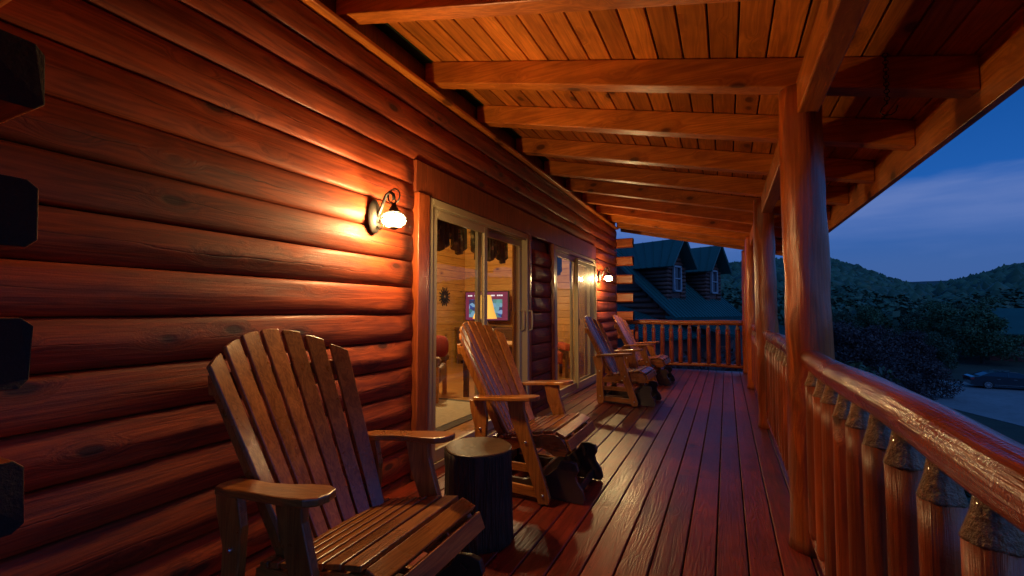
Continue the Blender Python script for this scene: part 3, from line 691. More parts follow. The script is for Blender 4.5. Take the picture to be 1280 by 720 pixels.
tag(obj('screw_heads', bm, M['iron'], deck), kind='stuff')
bm = bmesh.new(); box(bm, .625, .66, y0, y1 + .04, -.27, -.001); box(bm, -2.04, .625, y1 + .004, y1 + .04, -.27, -.001); obj('rim_board', bm, M['deck'], deck, bev=.004)

# ================================================================== LOG CABIN (wall, doors, room)
cabin = empty('log_cabin', (0, 0, 0), 0, 'red stained log cabin wall with two sliding glass doors beside the deck', 'cabin')
def course(k): return .055 + .187 * k
YA, YB = -2.4, 9.36
D1 = (2.80, 4.72); D2 = (5.56, 7.60)    # door openings incl. vinyl frame
TR = .15
segs_low = [(YA, D1[0] - TR), (D1[1] + .05, D2[0] - .05), (D2[1] + .07, YB)]
ZT = 2.86
bm = bmesh.new()
def log(bm, ya, yb, z0, z1, seed, round_ends=(False, False)):
    prof = [(0, 0), (.02, .014), (.06, .0215), (.16, .027), (.32, .0325), (.46, .0355), (.53, .0345), (.68, .029), (.84, .024), (.945, .019), (.98, .012), (1, 0)]
    ny = max(2, int((yb - ya) / .16)); rings = []
    for j in range(ny + 1):
        y = ya + (yb - ya) * j / ny; e = 1
        for q, on in ((0, round_ends[0]), (1, round_ends[1])):
            dist = (y - ya) if q == 0 else (yb - y)
            if on and dist < .05: e = .55
        ring = []
        for t, b_ in prof:
            w_ = .012 * noise.noise(Vector((y * 1.7, t * 2.2, seed * 3.3))) + .004 * noise.noise(Vector((y * 6, t * 5, seed * 9.1)))
            edge = 1 if 0 < t < 1 else 0
            zz = z0 + (z1 - z0) * (.5 + (t - .5) * .985)
            ring.append(bm.verts.new((WX - .012 + (b_ + w_ * edge) * e, y, zz)))
        back = [bm.verts.new((WX - .05, y, z1 - .001)), bm.verts.new((WX - .05, y, z0 + .001))]
        rings.append(ring + back)
    for a, b_ in zip(rings, rings[1:]):
        m_ = len(a)
        for i in range(m_): bm.faces.new((a[i], a[(i + 1) % m_], b_[(i + 1) % m_], b_[i]))
    bm.faces.new(rings[0][::-1]); bm.faces.new(rings[-1])
sd_ = 0
for k in range(-1, 15):
    z0 = course(k); z1 = course(k + 1)
    if z0 > ZT: break
    z1 = min(z1, ZT)
    if z1 <= 2.0 or z0 < 2.1 - .19:
        for si, (a, b_) in enumerate(segs_low): sd_ += 1; log(bm, a, b_, z0, z1, sd_, (si > 0, si < 2))
    elif z0 < 2.25:
        for si, (a, b_) in enumerate(((YA, D1[0] - TR), (D2[1] + .07, YB))): sd_ += 1; log(bm, a, b_, z0, z1, sd_, (si > 0, si < 1))
    else: sd_ += 1; log(bm, YA, YB, z0, z1, sd_)
obj('wall', bm, M['wall'], cabin, smooth=True)
# solid core behind the logs and upper blocking
bm = bmesh.new()
for a, b_ in ((YA, D1[0]), (D1[1], D2[0]), (D2[1], YB)): box(bm, WX - .16, WX - .045, a, b_, -.3, 2.06)
box(bm, WX - .16, WX - .045, YA, YB, 2.062, 3.1)
obj('wall_core', bm, M['header'], cabin)
# inner face panelling of outer wall
# top ledge
bm = bmesh.new(); box(bm, WX - .045, WX + .065, YA, YB, ZT + .003, ZT + .028); obj('ledge', bm, M['beam'], cabin, bev=.003)
# header boards over the doors
bm = bmesh.new(); box(bm, WX - .044, WX + .028, D1[0] - TR, D2[1] + .07, 2.062, 2.296)
obj('door_header', bm, M['header'], cabin, bev=.004)
for D, tl, tr_ in ((D1, TR - .012, .045), (D2, .045, .065)):
    for a, b_ in ((D[0] - tl, D[0] - .004), (D[1] + .004, D[1] + tr_)):
        obj('door_trim', bmb(WX - .044, WX + .045, a, b_, .002, 2.06), M['trim'], cabin, bev=.006)
# projecting log ends
for Yc, tip, back_ in ((.485, -1.69, WX - .04), (9.43, -1.70, -3.2)):
    for j in range(-3, 5):
        z0 = course(6 + 2 * j) + .004 - .187; z1 = z0 + .187
        if z0 < -.05 or z1 > 2.84: continue
        ch = .022
        hw = .078
        pr = [(-hw, z0 + ch), (-hw + ch, z0), (hw - ch, z0), (hw, z0 + ch), (hw, z1 - ch), (hw - ch, z1), (-hw + ch, z1), (-hw, z1 - ch)]
        bm = bmesh.new(); a = [bm.verts.new((back_, Yc + u, v)) for u, v in pr]; b_ = [bm.verts.new((tip + rnd.uniform(-.012, .012), Yc + u, v)) for u, v in pr]
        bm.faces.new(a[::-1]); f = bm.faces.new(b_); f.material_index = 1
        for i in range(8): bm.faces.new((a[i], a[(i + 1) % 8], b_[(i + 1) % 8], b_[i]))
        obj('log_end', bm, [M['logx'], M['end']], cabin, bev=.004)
# end wall of the cabin at the far corner
bm = bmesh.new(); box(bm, -6.2, WX - .01, 9.365, 9.48, -.3, 2.85)
obj('end_wall', bm, M['header'], cabin)

def sliding_door(ya, yb, screen, lab):
    root = empty('sliding_door', (WX, (ya + yb) / 2, 0)); root.parent = cabin; root['label'] = lab
    oy = (ya + yb) / 2; zt = 2.055; fw = .055
    A, B = ya - oy, yb - oy
    bm = bmesh.new()
    box(bm, -.10, .035, A, A + fw, .002, zt); box(bm, -.10, .035, B - fw, B, .002, zt)
    box(bm, -.10, .035, A + fw + .001, B - fw - .001, zt - fw, zt); box(bm, -.10, .035, A + fw + .001, B - fw - .001, .002, .05)
    for q in (.0, -.05): box(bm, q - .004 + .02, q + .004 + .02, A + fw + .002, B - fw - .002, zt - fw - .02, zt - fw - .001)
    obj('frame', bm, M['vinyl'], root, bev=.003)
    mid = (A + B) / 2 - .07
    def sash(a, b_, x, name='sash', st=.062):
        bm = bmesh.new(); z0, z1 = .055, zt - fw - .022
        box(bm, x - .016, x + .016, a, a + st, z0, z1); box(bm, x - .016, x + .016, b_ - st, b_, z0, z1)
        box(bm, x - .016, x + .016, a + st + .001, b_ - st - .001, z1 - st, z1); box(bm, x - .016, x + .016, a + st + .001, b_ - st - .001, z0, z0 + .09)
        s_ = obj(name, bm, M['vinyl'], root, bev=.004)
        bm = bmesh.new(); v = [bm.verts.new(p) for p in ((x, a + st - .01, z0 + .08), (x, b_ - st + .01, z0 + .08), (x, b_ - st + .01, z1 - st + .01), (x, a + st - .01, z1 - st + .01))]; bm.faces.new(v)
        return s_, bm
    s1, g1 = sash(A + fw + .002, mid + .05, .012); obj('glass', g1, M['glass'], s1)
    s2, g2 = sash(mid - .03, B - fw - .002, -.048); obj('glass', g2, M['glass'], s2)
    if screen:
        s3, g3 = sash(mid - .02, B - fw - .003, .048, 'screen_frame', .035); obj('screen_mesh', g3, M['screen'], s3)
        obj('latch', bmb(.062, .075, mid + 0, mid + .02, .98, 1.08), M['iron'], s3, bev=.003)
    else:
        for yy, xx_ in ((B - fw - .04, -.032), (B - .025, .035)):
            bm = bmesh.new()
            tube(bm, [(xx_, yy, .98), (xx_ + .04, yy, .99), (xx_ + .045, yy, 1.05), (xx_ + .045, yy, 1.13), (xx_ + .04, yy, 1.19), (xx_, yy, 1.20)], .011, 8)
            obj('handle', bm, M['vinyl'], root, smooth=True)
    return root
sliding_door(*D1, False, 'wider seeming near sliding glass door showing the lit room')
sliding_door(*D2, True, 'far sliding glass door with its insect screen drawn across')

# ---- the lit room behind the doors
RX0, RX1, RY0, RY1, RZ = -5.62, WX - .165, 1.2, 9.30, 3.15
def planks(bm, horizontal_axis, fixed, a0, a1, z0, z1, face, pitch=.15):
    z = z0
    while z < z1 - .01:
        t = min(z + pitch - .004, z1)
        pr = [(z, 0), (t, 0), (t, .012), (t - .004, .016), (z + .004, .016), (z, .012)]
        if horizontal_axis == 'Y': prism(bm, pr, lambda u, v, k: (fixed + face * v, a0 if k == 0 else a1, u))
        else: prism(bm, pr, lambda u, v, k: (a0 if k == 0 else a1, fixed + face * v, u))
        z += pitch
bm = bmesh.new(); planks(bm, 'Y', RX0, RY0, RY1, 0, RZ, 1); obj('room_back_wall', bm, M['pine'], cabin)
bm = bmesh.new(); planks(bm, 'X', RY1, RX0, RX1, 0, RZ, -1); obj('room_end_wall', bm, M['pinex'], cabin)
bm = bmesh.new(); planks(bm, 'X', RY0, RX0, RX1, 0, RZ, 1); obj('room_end_wall', bm, M['pinex'], cabin)
bm = bmesh.new()
for a, b_, z0, z1 in ((RY0, D1[0], 0, RZ), (D1[1], D2[0], 0, RZ), (D2[1], RY1, 0, RZ), (D1[0], D1[1], 2.06, RZ), (D2[0], D2[1], 2.06, RZ)): planks(bm, 'Y', RX1 + .003, a, b_, z0, z1, -1)
obj('room_front_wall', bm, M['pine'], cabin)
bm = bmesh.new(); box(bm, RX0 - .15, RX0 - .001, RY0 - .15, RY1 + .05, -.3, RZ + .15); box(bm, RX0, RX1, RY0 - .15, RY0 - .001, -.3, RZ + .15); box(bm, RX0, RX1 - .001, RY1 + .001, RY1 + .05, -.3, RZ + .15)
obj('room_shell', bm, M['header'], cabin)
bm = bmesh.new(); box(bm, RX0, WX - .105, RY0, RY1, -.06, .004); obj('room_floor', bm, M['oakfloor'], cabin)
bm = bmesh.new(); xx = RX0
while xx < RX1 - .02: box(bm, xx, min(xx + .137, RX1), RY0, RY1, RZ + .002, RZ + .02); xx += .14
obj('room_ceiling', bm, M['pine'], cabin)
# roof over the room so nothing leaks
bm = bmesh.new(); board(bm, (-6.6, 3.4, 3.62), (-2.0, 3.4, 3.13), (0, 1, 0), 12.5, .06); 
obj('cabin_roof', bm, M['metalroof'], cabin)

# valances
def valance(ya, yb, lab):
    bm = bmesh.new(); n = 260; top, bot = [], []
    x0 = WX - .205
    for i in range(n + 1):
        t = i / n; y = ya + (yb - ya) * t
        s = abs(((t * 3) % 1) - .5) * 2
        z = 1.70 + .13 * s + .015 * math.sin(t * 40)
        xo = .018 * math.sin(t * 75)
        top.append((x0 + xo, y, 2.13)); bot.append((x0 + xo * 1.6, y, z))
    T = [bm.verts.new(p) for p in top]; Bt = [bm.verts.new(p) for p in bot]
    for i in range(n): bm.faces.new((T[i], T[i + 1], Bt[i + 1], Bt[i]))
    o = obj('valance', bm, M['valance'], smooth=True); s_ = o.modifiers.new('thick', 'SOLIDIFY'); s_.thickness = .006
    tag(o, lab, 'valance', 'window valances')
valance(D1[0] + .05, D1[0] + .95, 'dark floral valance hanging inside the left pane of the near door')
valance(D1[0] + 1.02, D1[1] - .08, 'floral valance inside the right pane of the near door')
valance(D2[0] + .05, D2[0] + .95, 'floral valance hanging inside the far door')
# sunburst wall ornament
orn = empty('sunburst_ornament', (RX0 + .02, 8.40, 1.50), 0, 'round bronze sunburst ornament on the pine wall', 'wall ornament')
bm = bmesh.new(); torus(bm, (.02, 0, 0), .12, .012, (1, 0, 0), 28, 6); torus(bm, (.02, 0, 0), .05, .01, (1, 0, 0), 20, 6)
for k in range(16):
    a = k * math.pi / 8; rr = .22 if k % 2 else .19
    board(bm, (.02, .05 * math.cos(a), .05 * math.sin(a)), (.02, rr * math.cos(a), rr * math.sin(a)), (0, -math.sin(a), math.cos(a)), .026, .008)
obj('rays', bm, M['plate'], orn)
bm = bmesh.new(); lathe(bm, [(.045, 0), (.04, .02), (.02, .035)], 20); bmesh.ops.rotate(bm, matrix=Matrix.Rotation(R(90), 3, 'Y'), verts=bm.verts); obj('centre', bm, M['brass'], orn, smooth=True)
# television on a dresser against the end wall
dr = empty('dresser', (-4.75, 9.0, .004), 0, 'dark wood dresser under the television', 'dresser')
obj('body', bmb(-.75, .75, -.24, .24, .08, .78), M['furn'], dr, bev=.01); obj('top', bmb(-.79, .79, -.27, .26, .782, .82), M['furn'], dr, bev=.008)
for i in range(3):
    for z in (.12, .45):
        d_ = obj('drawer', bmb(-.72 + i * .49, -.72 + i * .49 + .46, -.262, -.243, z, z + .29), M['furn'], dr, bev=.006)
        bm = bmesh.new(); tube(bm, [(-.72 + i * .49 + .23, -.285, z + .15), (-.72 + i * .49 + .23, -.26, z + .15)], .016, 10); obj('knob', bm, M['brass'], d_, smooth=True)
for sx in (-.7, .7): obj('foot', bmb(sx - .04, sx + .04, -.2, .2, 0, .078), M['furn'], dr)
tv = empty('television', (-4.85, 8.98, .826), 0, 'switched on television with magenta menu screen on the dresser', 'television')
obj('casing', bmb(-.55, .55, -.02, .04, .14, .80), M['iron'], tv, bev=.006)
def emis(name, col, s):
    m, t, p = new_mat(name); p.inputs['Base Color'].default_value = (0.02, .02, .02, 1); p.inputs['Emission Color'].default_value = (*col, 1); p.inputs['Emission Strength'].default_value = s; p.inputs['Roughness'].default_value = .15; return m
scr = obj('screen', bmb(-.53, .53, -.024, -.0205, .16, .785), emis('screen_magenta', (.30, .03, .10), .6), tv)
def pic_mat():
    m, t, p = new_mat('screen_picture'); Lk = t.links; tc = nn(t, 'ShaderNodeTexCoord'); vo = nn(t, 'ShaderNodeTexVoronoi'); vo.inputs['Scale'].default_value = 11; Lk.new(tc.outputs['Object'], vo.inputs['Vector'])
    r = nn(t, 'ShaderNodeValToRGB'); c = r.color_ramp; c.elements[0].color = (.35, .6, 1, 1); c.elements[1].color = (.02, .10, .6, 1); e = c.elements.new(.35); e.color = (.15, .5, .45, 1); e = c.elements.new(.6); e.color = (.03, .04, .12, 1)
    sp = nn(t, 'ShaderNodeSeparateColor'); Lk.new(vo.outputs['Color'], sp.inputs[0]); Lk.new(sp.outputs[0], r.inputs[0]); Lk.new(r.outputs[0], p.inputs['Emission Color']); p.inputs['Emission Strength'].default_value = .6; p.inputs['Base Color'].default_value = (.02, .02, .02, 1)
    return m
obj('screen_image', bmb(-.44, .40, -.028, -.0245, .22, .62), pic_mat(), tv)
bm = bmesh.new()
for x0_, wl in ((-.47, (.04, .03, .05)), (-.30, (.06, .04)), (.12, (.03, .05, .02)), (.27, (.05, .05, .05))):
    xq = x0_
    for q in wl: box(bm, xq, xq + q * .8, -.028, -.0245, .69, .72); xq += q
obj('screen_caption', bm, emis('caption_white', (1, .9, .9), 1.0), tv)
obj('stand', bmb(-.2, .2, -.12, .12, 0, .014), M['iron'], tv); obj('stand', bmb(-.04, .04, 0, .03, .014, .15), M['iron'], tv)
# table lamp on side table
tb = empty('side_table', (-3.86, 7.08, .004), 0, 'dark side table under the glowing table lamp', 'side table')
obj('top', bmb(-.3, .3, -.3, .3, .68, .72), M['furn'], tb, bev=.008)
for sx in (-.25, .25):
    for sy in (-.25, .25): obj('leg', bmb(sx - .025, sx + .025, sy - .025, sy + .025, 0, .679), M['furn'], tb)
lp = empty('table_lamp', (-3.86, 7.08, .725), 0, 'table lamp with glowing yellow shade in front of the television', 'lamp')
bm = bmesh.new(); lathe(bm, [(.09, 0), (.09, .02), (.03, .05), (.06, .12), (.075, .2), (.04, .3), (.012, .34), (.012, .46)], 24); obj('base', bm, M['brass'], lp, smooth=True)
bm = bmesh.new()
ra, rb = 24, .21
prof = [(.215, .33), (.17, .46), (.105, .745)]
rings = [[bm.verts.new((r * math.cos(2 * math.pi * k / 24), r * math.sin(2 * math.pi * k / 24), z)) for k in range(24)] for r, z in prof]
for a, b_ in zip(rings, rings[1:]):
    for k in range(24): bm.faces.new((a[k], a[(k + 1) % 24], b_[(k + 1) % 24], b_[k]))
obj('lamp_shade', bm, M['shade'], lp)
bm = bmesh.new(); bmesh.ops.create_uvsphere(bm, u_segments=12, v_segments=8, radius=.035, matrix=Matrix.Translation((0, 0, .55))); obj('bulb', bm, M['bulb'], lp, smooth=True)
ld = bpy.data.lights.new('lamp_light', 'POINT'); ld.energy = 60; ld.color = (1, .70, .38); ld.shadow_soft_size = .06
lo = bpy.data.objects.new('lamp_light', ld); C.objects.link(lo); lo.parent = lp; lo.location = (0, 0, .82)
# ceiling lamp of the room
cl = empty('ceiling_lamp', (-4.0, 5.3, RZ), 0, 'round ceiling lamp lighting the room inside', 'ceiling lamp')
bm = bmesh.new(); lathe(bm, [(.12, -.001), (.15, -.03), (.12, -.08), (.05, -.10)], 24); obj('lamp_bowl', bm, emis('bowl_glow', (1, .68, .34), 18), cl, smooth=True)
ld = bpy.data.lights.new('room_light', 'POINT'); ld.energy = 190; ld.color = (1, .76, .36); ld.shadow_soft_size = .12
lo = bpy.data.objects.new('room_light', ld); C.objects.link(lo); lo.parent = cl; lo.location = (0, 0, -.25)
# armchairs
def armchair(loc, rz, mat, lab, cushion=None):
    r_ = empty('armchair', loc, rz, lab, 'armchair', 'armchairs in the room')
    obj('seat', bmb(-.30, .34, -.28, .28, .24, .46), mat, r_, bev=.04)
    bm = bmesh.new(); board(bm, (-.30, 0, .30), (-.42, 0, .88), (0, 1, 0), .62, .16); obj('backrest', bm, mat, r_, bev=.05)
    for s in (-1, 1): 
        bm = bmesh.new(); box(bm, -.32, .36, s * .36 - .07, s * .36 + .07, .47, .60); obj('armrest', bm, mat, r_, bev=.045)
        obj('side_panel', bmb(-.28, .30, s * .36 - .02, s * .36 + .02, .30, .468), M['furn'], r_)
        for x_ in (-.28, .30): obj('leg', bmb(x_ - .03, x_ + .03, s * .35 - .03, s * .35 + .03, 0, .468), M['pinex'] if cushion else M['furn'], r_, bev=.004)
    return r_
armchair((-3.8, 5.1, .004), R(25), M['leather'], 'brown leather armchair with red pillow behind the near door', 1)
bm = bmesh.new(); bmesh.ops.create_uvsphere(bm, u_segments=20, v_segments=12, radius=1)
for v in bm.verts: 
    s = 1 - .18 * abs(v.co.x * v.co.z); v.co = Vector((math.copysign(abs(v.co.x) ** .6, v.co.x) * .175, v.co.y * .07, math.copysign(abs(v.co.z) ** .6, v.co.z) * .155))
o = obj('pillow', bm, M['redcloth'], smooth=True); o.location = (-3.66, 5.30, .70); o.rotation_euler = (R(-18), 0, R(35)); tag(o, 'red throw pillow on the brown leather armchair', 'pillow')
armchair((-3.05, 7.9, .004), R(-60), M['orangecloth'], 'rust orange upholstered armchair behind the far door')
armchair((-4.9, 2.4, .004), R(40), M['leather'], 'leather armchair hidden left of the near door') if False else None
# writing table right of the lamp
wt = empty('desk', (-2.95, 5.75, .004), 0, 'pale wooden table with papers inside the near door', 'table')
obj('top', bmb(-.4, .4, -.3, .3, .72, .75), M['pinex'], wt, bev=.006)
for sx in (-.34, .34):
    for sy in (-.25, .25): obj('leg', bmb(sx - .03, sx + .03, sy - .03, sy + .03, 0, .719), M['furn'], wt)
rg_ = empty('rug', (-3.35, 4.0, .005), 0, 'beige rug with dark grey border on the oak floor', 'rug')
obj('border', bmb(-1.15, .80, -1.1, 1.25, 0, .008), M['rugedge'], rg_); obj('field', bmb(-1.03, .68, -.98, 1.13, .0085, .014), M['rug'], rg_)

# ================================================================== PORCH ROOF
def rbot(x): return 2.486 - .2276 * x
pr_ = empty('porch_roof', (0, 0, 0), 0, 'open pine porch roof of boards on heavy rafters above the deck', 'roof')
XE = 1.10; RD = .165; RW = .112
ry = [-1.5, -.62, .22, 1.08, 1.93, 2.82, 3.63, 4.50, 5.36, 6.22, 7.07, 7.92, 8.77, 9.62]
for i, y in enumerate(ry):
    bm = bmesh.new()
    y_ = y
    pts = [(WX - .03, rbot(WX - .03)), (XE, rbot(XE)), (XE, rbot(XE) + RD), (WX - .03, rbot(WX - .03) + RD)]
    prism(bm, pts, lambda u, v, k: (u, y_ + RW * k, v))
    obj('rafter', bm, M['raft'], pr_, bev=.006)
# ceiling boards
bm = bmesh.new(); q = Vector((1, 0, -.2276)).normalized(); nrm = Vector((.2276, 0, 1)).normalized()
x0b = WX - .30; Lb = (XE + .12 - x0b); nb = int(Lb / .143)
for i in range(nb + 1):
    a = x0b + i * .143; b_ = a + .134
    za, zb = rbot(a) + RD + .004, rbot(b_) + RD + .004
    ys = [-2.6, 10.15] 
    cut = random.Random(i).choice([1.2, 2.05 + .0, 4.6, 6.27, 7.1]); ys = [-2.6, cut, 10.15]
    for y0_, y1_ in zip(ys, ys[1:]):
        pr = [(a, za + .003), (a + .004, za), (b_ - .004, zb), (b_, zb + .003), (b_, zb + .02), (a, za + .02)]
        prism(bm, pr, lambda u, v, k: (u, y0_ + .001 if k == 0 else y1_ - .001, v))
obj('ceiling_boards', bm, M['ceil'], pr_)
bm = bmesh.new(); a, b_ = x0b - .05, XE + .16
prism(bm, [(a, rbot(a) + RD + .028), (b_, rbot(b_) + RD + .028), (b_, rbot(b_) + RD + .06), (a, rbot(a) + RD + .06)], lambda u, v, k: (u, -2.7 + 12.95 * k, v)); obj('roof_sheet', bm, M['darkunder'], pr_)
# eave board and header beam
bm = bmesh.new(); box(bm, XE + .002, XE + .045, -2.65, 10.12, rbot(XE) - .10, rbot(XE) + RD - .01); obj('eave_board', bm, M['beam'], pr_, bev=.004)
bm = bmesh.new(); box(bm, .350, .447, -2.6, 10.05, 2.205, rbot(.447) - .002); obj('header_beam', bm, M['beam'], pr_, bev=.008)
# blocking between rafters over the wall
bm = bmesh.new()
for a, b_ in zip(ry, ry[1:]): box(bm, WX - .13, WX - .06, a + RW + .002, b_ - .002, ZT + .03, rbot(WX) + RD + .01)
obj('blocking', bm, M['header'], pr_)
# end gable trim at the far end
bm = bmesh.new(); prism(bm, [(WX - .03, rbot(WX) - .02), (XE, rbot(XE) - .02), (XE, rbot(XE) + RD), (WX - .03, rbot(WX) + RD)], lambda u, v, k: (u, 10.0 + .04 * k, v)); obj('end_board', bm, M['raft'], pr_, bev=.004)

# chain hanging from the roof boards
ch = empty('hanging_chain', (.745, 2.80, 2.2), 0, 'thin chain with open hook hanging in front of the second rafter', 'chain')
bm = bmesh.new(); z = .275; k = 0
while z > .03:
    torus(bm, (0, 0, z), .011, .0022, (1, 0, 0) if k % 2 else (0, 1, 0), 12, 5, rotm=None); z -= .0185; k += 1
obj('chain', bm, M['iron'], ch, smooth=True)
bm = bmesh.new(); tube(bm, [(0, 0, .03), (-.022, 0, .008), (-.028, 0, -.012), (-.012, 0, -.03), (.014, 0, -.032), (.034, 0, -.016), (.042, 0, .012)], .003, 6); obj('hook', bm, M['iron'], ch, smooth=True)

# ================================================================== POSTS AND RAILINGS
PX = .378
PY = [-1.9, .35 - .0, 2.78, 5.42, 8.0, 9.93]
PY = [2.78, 5.42, 8.0, 9.90]
plabs = ['thick peeled log post nearest the camera, carrying the eave beam', 'second peeled log post from the camera along the railing', 'third peeled log post from the camera, before the corner', 'peeled log post at the far corner of the deck']
for i, y in enumerate(PY):
    bm = bmesh.new(); pts, rr = [], []
    for j in range(41):
        t = j / 40; z = 2.36 * t
        pts.append((.006 * math.sin(t * 5 + i), .006 * math.cos(t * 4 + i), z)); rr.append(.108 - .012 * t + .004 * noise.noise(Vector((z * 3.2, i * 3, 0))) + (.008 if j == 0 else 0))
    tube(bm, pts, rr, 32, wob=.09, seed=i + 3)
    o = obj('porch_post', bm, M['post'], smooth=True); o.location = (PX, y, .002); tag(o, plabs[i], 'post', 'log posts holding the porch roof')
def railing(name, p0, p1, axis, label, nbal, first=0.0, ztop=.955, mtop=None, r_top=.052, mbot=None, seed=0):
    """top rail, bottom rail, round balusters with shaved tapered tops; p0/p1 ends in plan"""
    root = empty(name, (p0[0], p0[1], 0), 0, label, 'railing', 'log railings round the deck')
    d = Vector((p1[0] - p0[0], p1[1] - p0[1], 0)); Ln = d.length; u = d.normalized()
    ns = max(6, int(Ln / .12))
    def rl(nm, z, r, wob, sd__, mat):
        bm = bmesh.new(); pts = [u * (Ln * j / ns) + Vector((0, 0, z + .006 * math.sin(j * .5 + sd__))) for j in range(ns + 1)]
        tube(bm, pts, [r * (1 + .04 * noise.noise(Vector((j * .35, sd__, 0)))) for j in range(ns + 1)], 24, wob=wob, seed=sd__); obj(nm, bm, mat, root, smooth=True)
    rl('top_rail', ztop, r_top, .10, seed + 1, mtop); rl('bottom_rail', .115, .038, .10, seed + 2, mbot)
    rnd = random.Random(seed)
    for k in range(nbal):
        s = first + (Ln - 2 * first) * (k + .5) / nbal
        p = u * s; rb = .0435 * rnd.uniform(.9, 1.12); zs = .835 + rnd.uniform(-.015, .015)
        zs0 = .15 - .03
        bm = bmesh.new(); pts = [(p.x, p.y, z) for z in (.13, .16, .3, .45, .6, .72, zs)]
        tube(bm, pts, [rb * .8, rb, rb * 1.02, rb, rb * 1.0, rb * .97, rb * .97], 16, wob=.12, seed=k + seed)
        bl = obj('baluster', bm, M['bal'], root, smooth=True)
        bm = bmesh.new(); tube(bm, [(p.x, p.y, zs - .001), (p.x, p.y, zs + .004), (p.x, p.y, zs + .045), (p.x, p.y, zs + .085)], [rb * .99, rb * .965, rb * .68, rb * .52], 16, wob=.10, seed=k)
        obj('tenon', bm, M['cut'], bl, smooth=True)
    return root
railing('deck_railing', (PX, -1.5), (PX, 2.70), 'y', 'near log railing with thick glossy handrail running to the big post', 21, .02, mtop=M['rail'], mbot=M['rail'], seed=1)
railing('deck_railing', (PX, 2.86), (PX, 5.33), 'y', 'side railing between the big post and the second post', 12, .02, mtop=M['rail'], mbot=M['rail'], seed=2)
railing('deck_railing', (PX, 5.50), (PX, 7.92), 'y', 'side railing between the second and third posts', 12, .02, mtop=M['rail'], mbot=M['rail'], seed=3)
railing('deck_railing', (PX, 8.08), (PX, 9.83), 'y', 'short side railing between the third post and the corner post', 9, .02, mtop=M['rail'], mbot=M['rail'], seed=4)
railing('deck_railing', (-2.02, 9.90), (PX - .08, 9.90), 'x', 'log railing across the far end of the deck', 13, .02, mtop=M['railx'], mbot=M['railx'], seed=5)

# ================================================================== WALL LANTERNS
def lantern(y, lab):
    root = empty('wall_lantern', (WX + .042, y, 1.78), 0, lab, 'lantern', 'black iron wall lanterns')
    # backplate (oval) and scroll arm
    bm = bmesh.new(); lathe(bm, [(.080, 0), (.080, .007), (.066, .012), (.060, .020), (.03, .028)], 28); bmesh.ops.rotate(bm, matrix=Matrix.Rotation(R(90), 3, 'Y'), verts=bm.verts)
    bmesh.ops.scale(bm, vec=(1, .72, 1.35), verts=bm.verts); bmesh.ops.translate(bm, vec=(0, 0, .01), verts=bm.verts); obj('backplate', bm, M['plate'], root, smooth=True)
    bm = bmesh.new(); tube(bm, [(.01, 0, .0), (.04, 0, .03), (.07, 0, .09), (.095, 0, .14), (.125, 0, .155), (.15, 0, .135), (.155, 0, .10)], .011, 8); tube(bm, [(.02, 0, -.05), (.05, 0, -.075), (.075, 0, -.055), (.07, 0, -.02), (.045, 0, -.015), (.04, 0, -.035)], .006, 8); 
    torus(bm, (.155, 0, .125), .045, .0055, (0, 1, 0), 22, 6); torus(bm, (.155, 0, .088), .016, .004, (0, 1, 0), 14, 6)
    obj('arm', bm, M['iron'], root, smooth=True)
    bm = bmesh.new(); lathe(bm, [(.006, .082), (.012, .075), (.018, .06), (.034, .035), (.044, .026), (.044, .021), (.036, .018), (.034, .012)], 24, (.155, 0, 0)); obj('cap', bm, M['iron'], root, smooth=True)
    bm = bmesh.new()
    for r, z in ((.0585, .012), (.0775, -.022), (.052, -.062)): torus(bm, (.155, 0, z), r, .0042, (0, 0, 1), 28, 6)
    for k in range(4):
        a = k * math.pi / 2 + math.pi / 4; tube(bm, [(.155 + r * math.cos(a), r * math.sin(a), z) for r, z in ((.058, .012), (.073, -.006), (.0775, -.022), (.070, -.045), (.052, -.062))], .0038, 6)
    obj('cage', bm, M['iron'], root, smooth=True)
    bm = bmesh.new(); prof = [(.035, .010), (.052, .002), (.064, -.012), (.068, -.024), (.062, -.042), (.046, -.058), (.028, -.064)]; lathe(bm, prof, 28, (.155, 0, 0)); obj('globe', bm, M['globe'], root, smooth=True)
    bm = bmesh.new(); lathe(bm, [(.03, -.066), (.032, -.074), (.012, -.084)], 20, (.155, 0, 0)); obj('base_cap', bm, M['iron'], root, smooth=True)
    return root
ln1 = lantern(2.205, 'lit black iron lantern on the log wall left of the near door')
ln2 = copy_tree(ln1); ln2.location = (WX + .042, 7.84, 1.78); ln2['label'] = 'lit black iron lantern beyond the far door near the cabin corner'

# ================================================================== STUMP TABLE
st = empty('stump_table', (-1.22, 2.17, .001), 0, 'dark round tree stump side table between the two nearest chairs', 'side table')
bm = bmesh.new(); rg2 = tube(bm, [(0, 0, z) for z in (0, .03, .08, .14, .2, .26, .33, .39, .44, .462)], [.19, .187, .184, .182, .18, .179, .178, .179, .18, .178], 120, wob=.05, seed=5)
for q, ring in enumerate(rg2[:-1]):
    for k, v in enumerate(ring):
        a = k / 120 * 40; f = 1 - .05 * max(0, noise.noise(Vector((a, q * .22, 1)))) - .02 * abs(noise.noise(Vector((a * 2.3, q * .5, 9)))); v.co.x *= f; v.co.y *= f
obj('trunk', bm, M['bark'], st, smooth=True, bev=0)
bm = bmesh.new(); tube(bm, [(0, 0, .4625), (0, 0, .470), (0, 0, .474)], [.175, .175, .170], 48, wob=.05, seed=5); obj('top', bm, M['stumptop'], st)

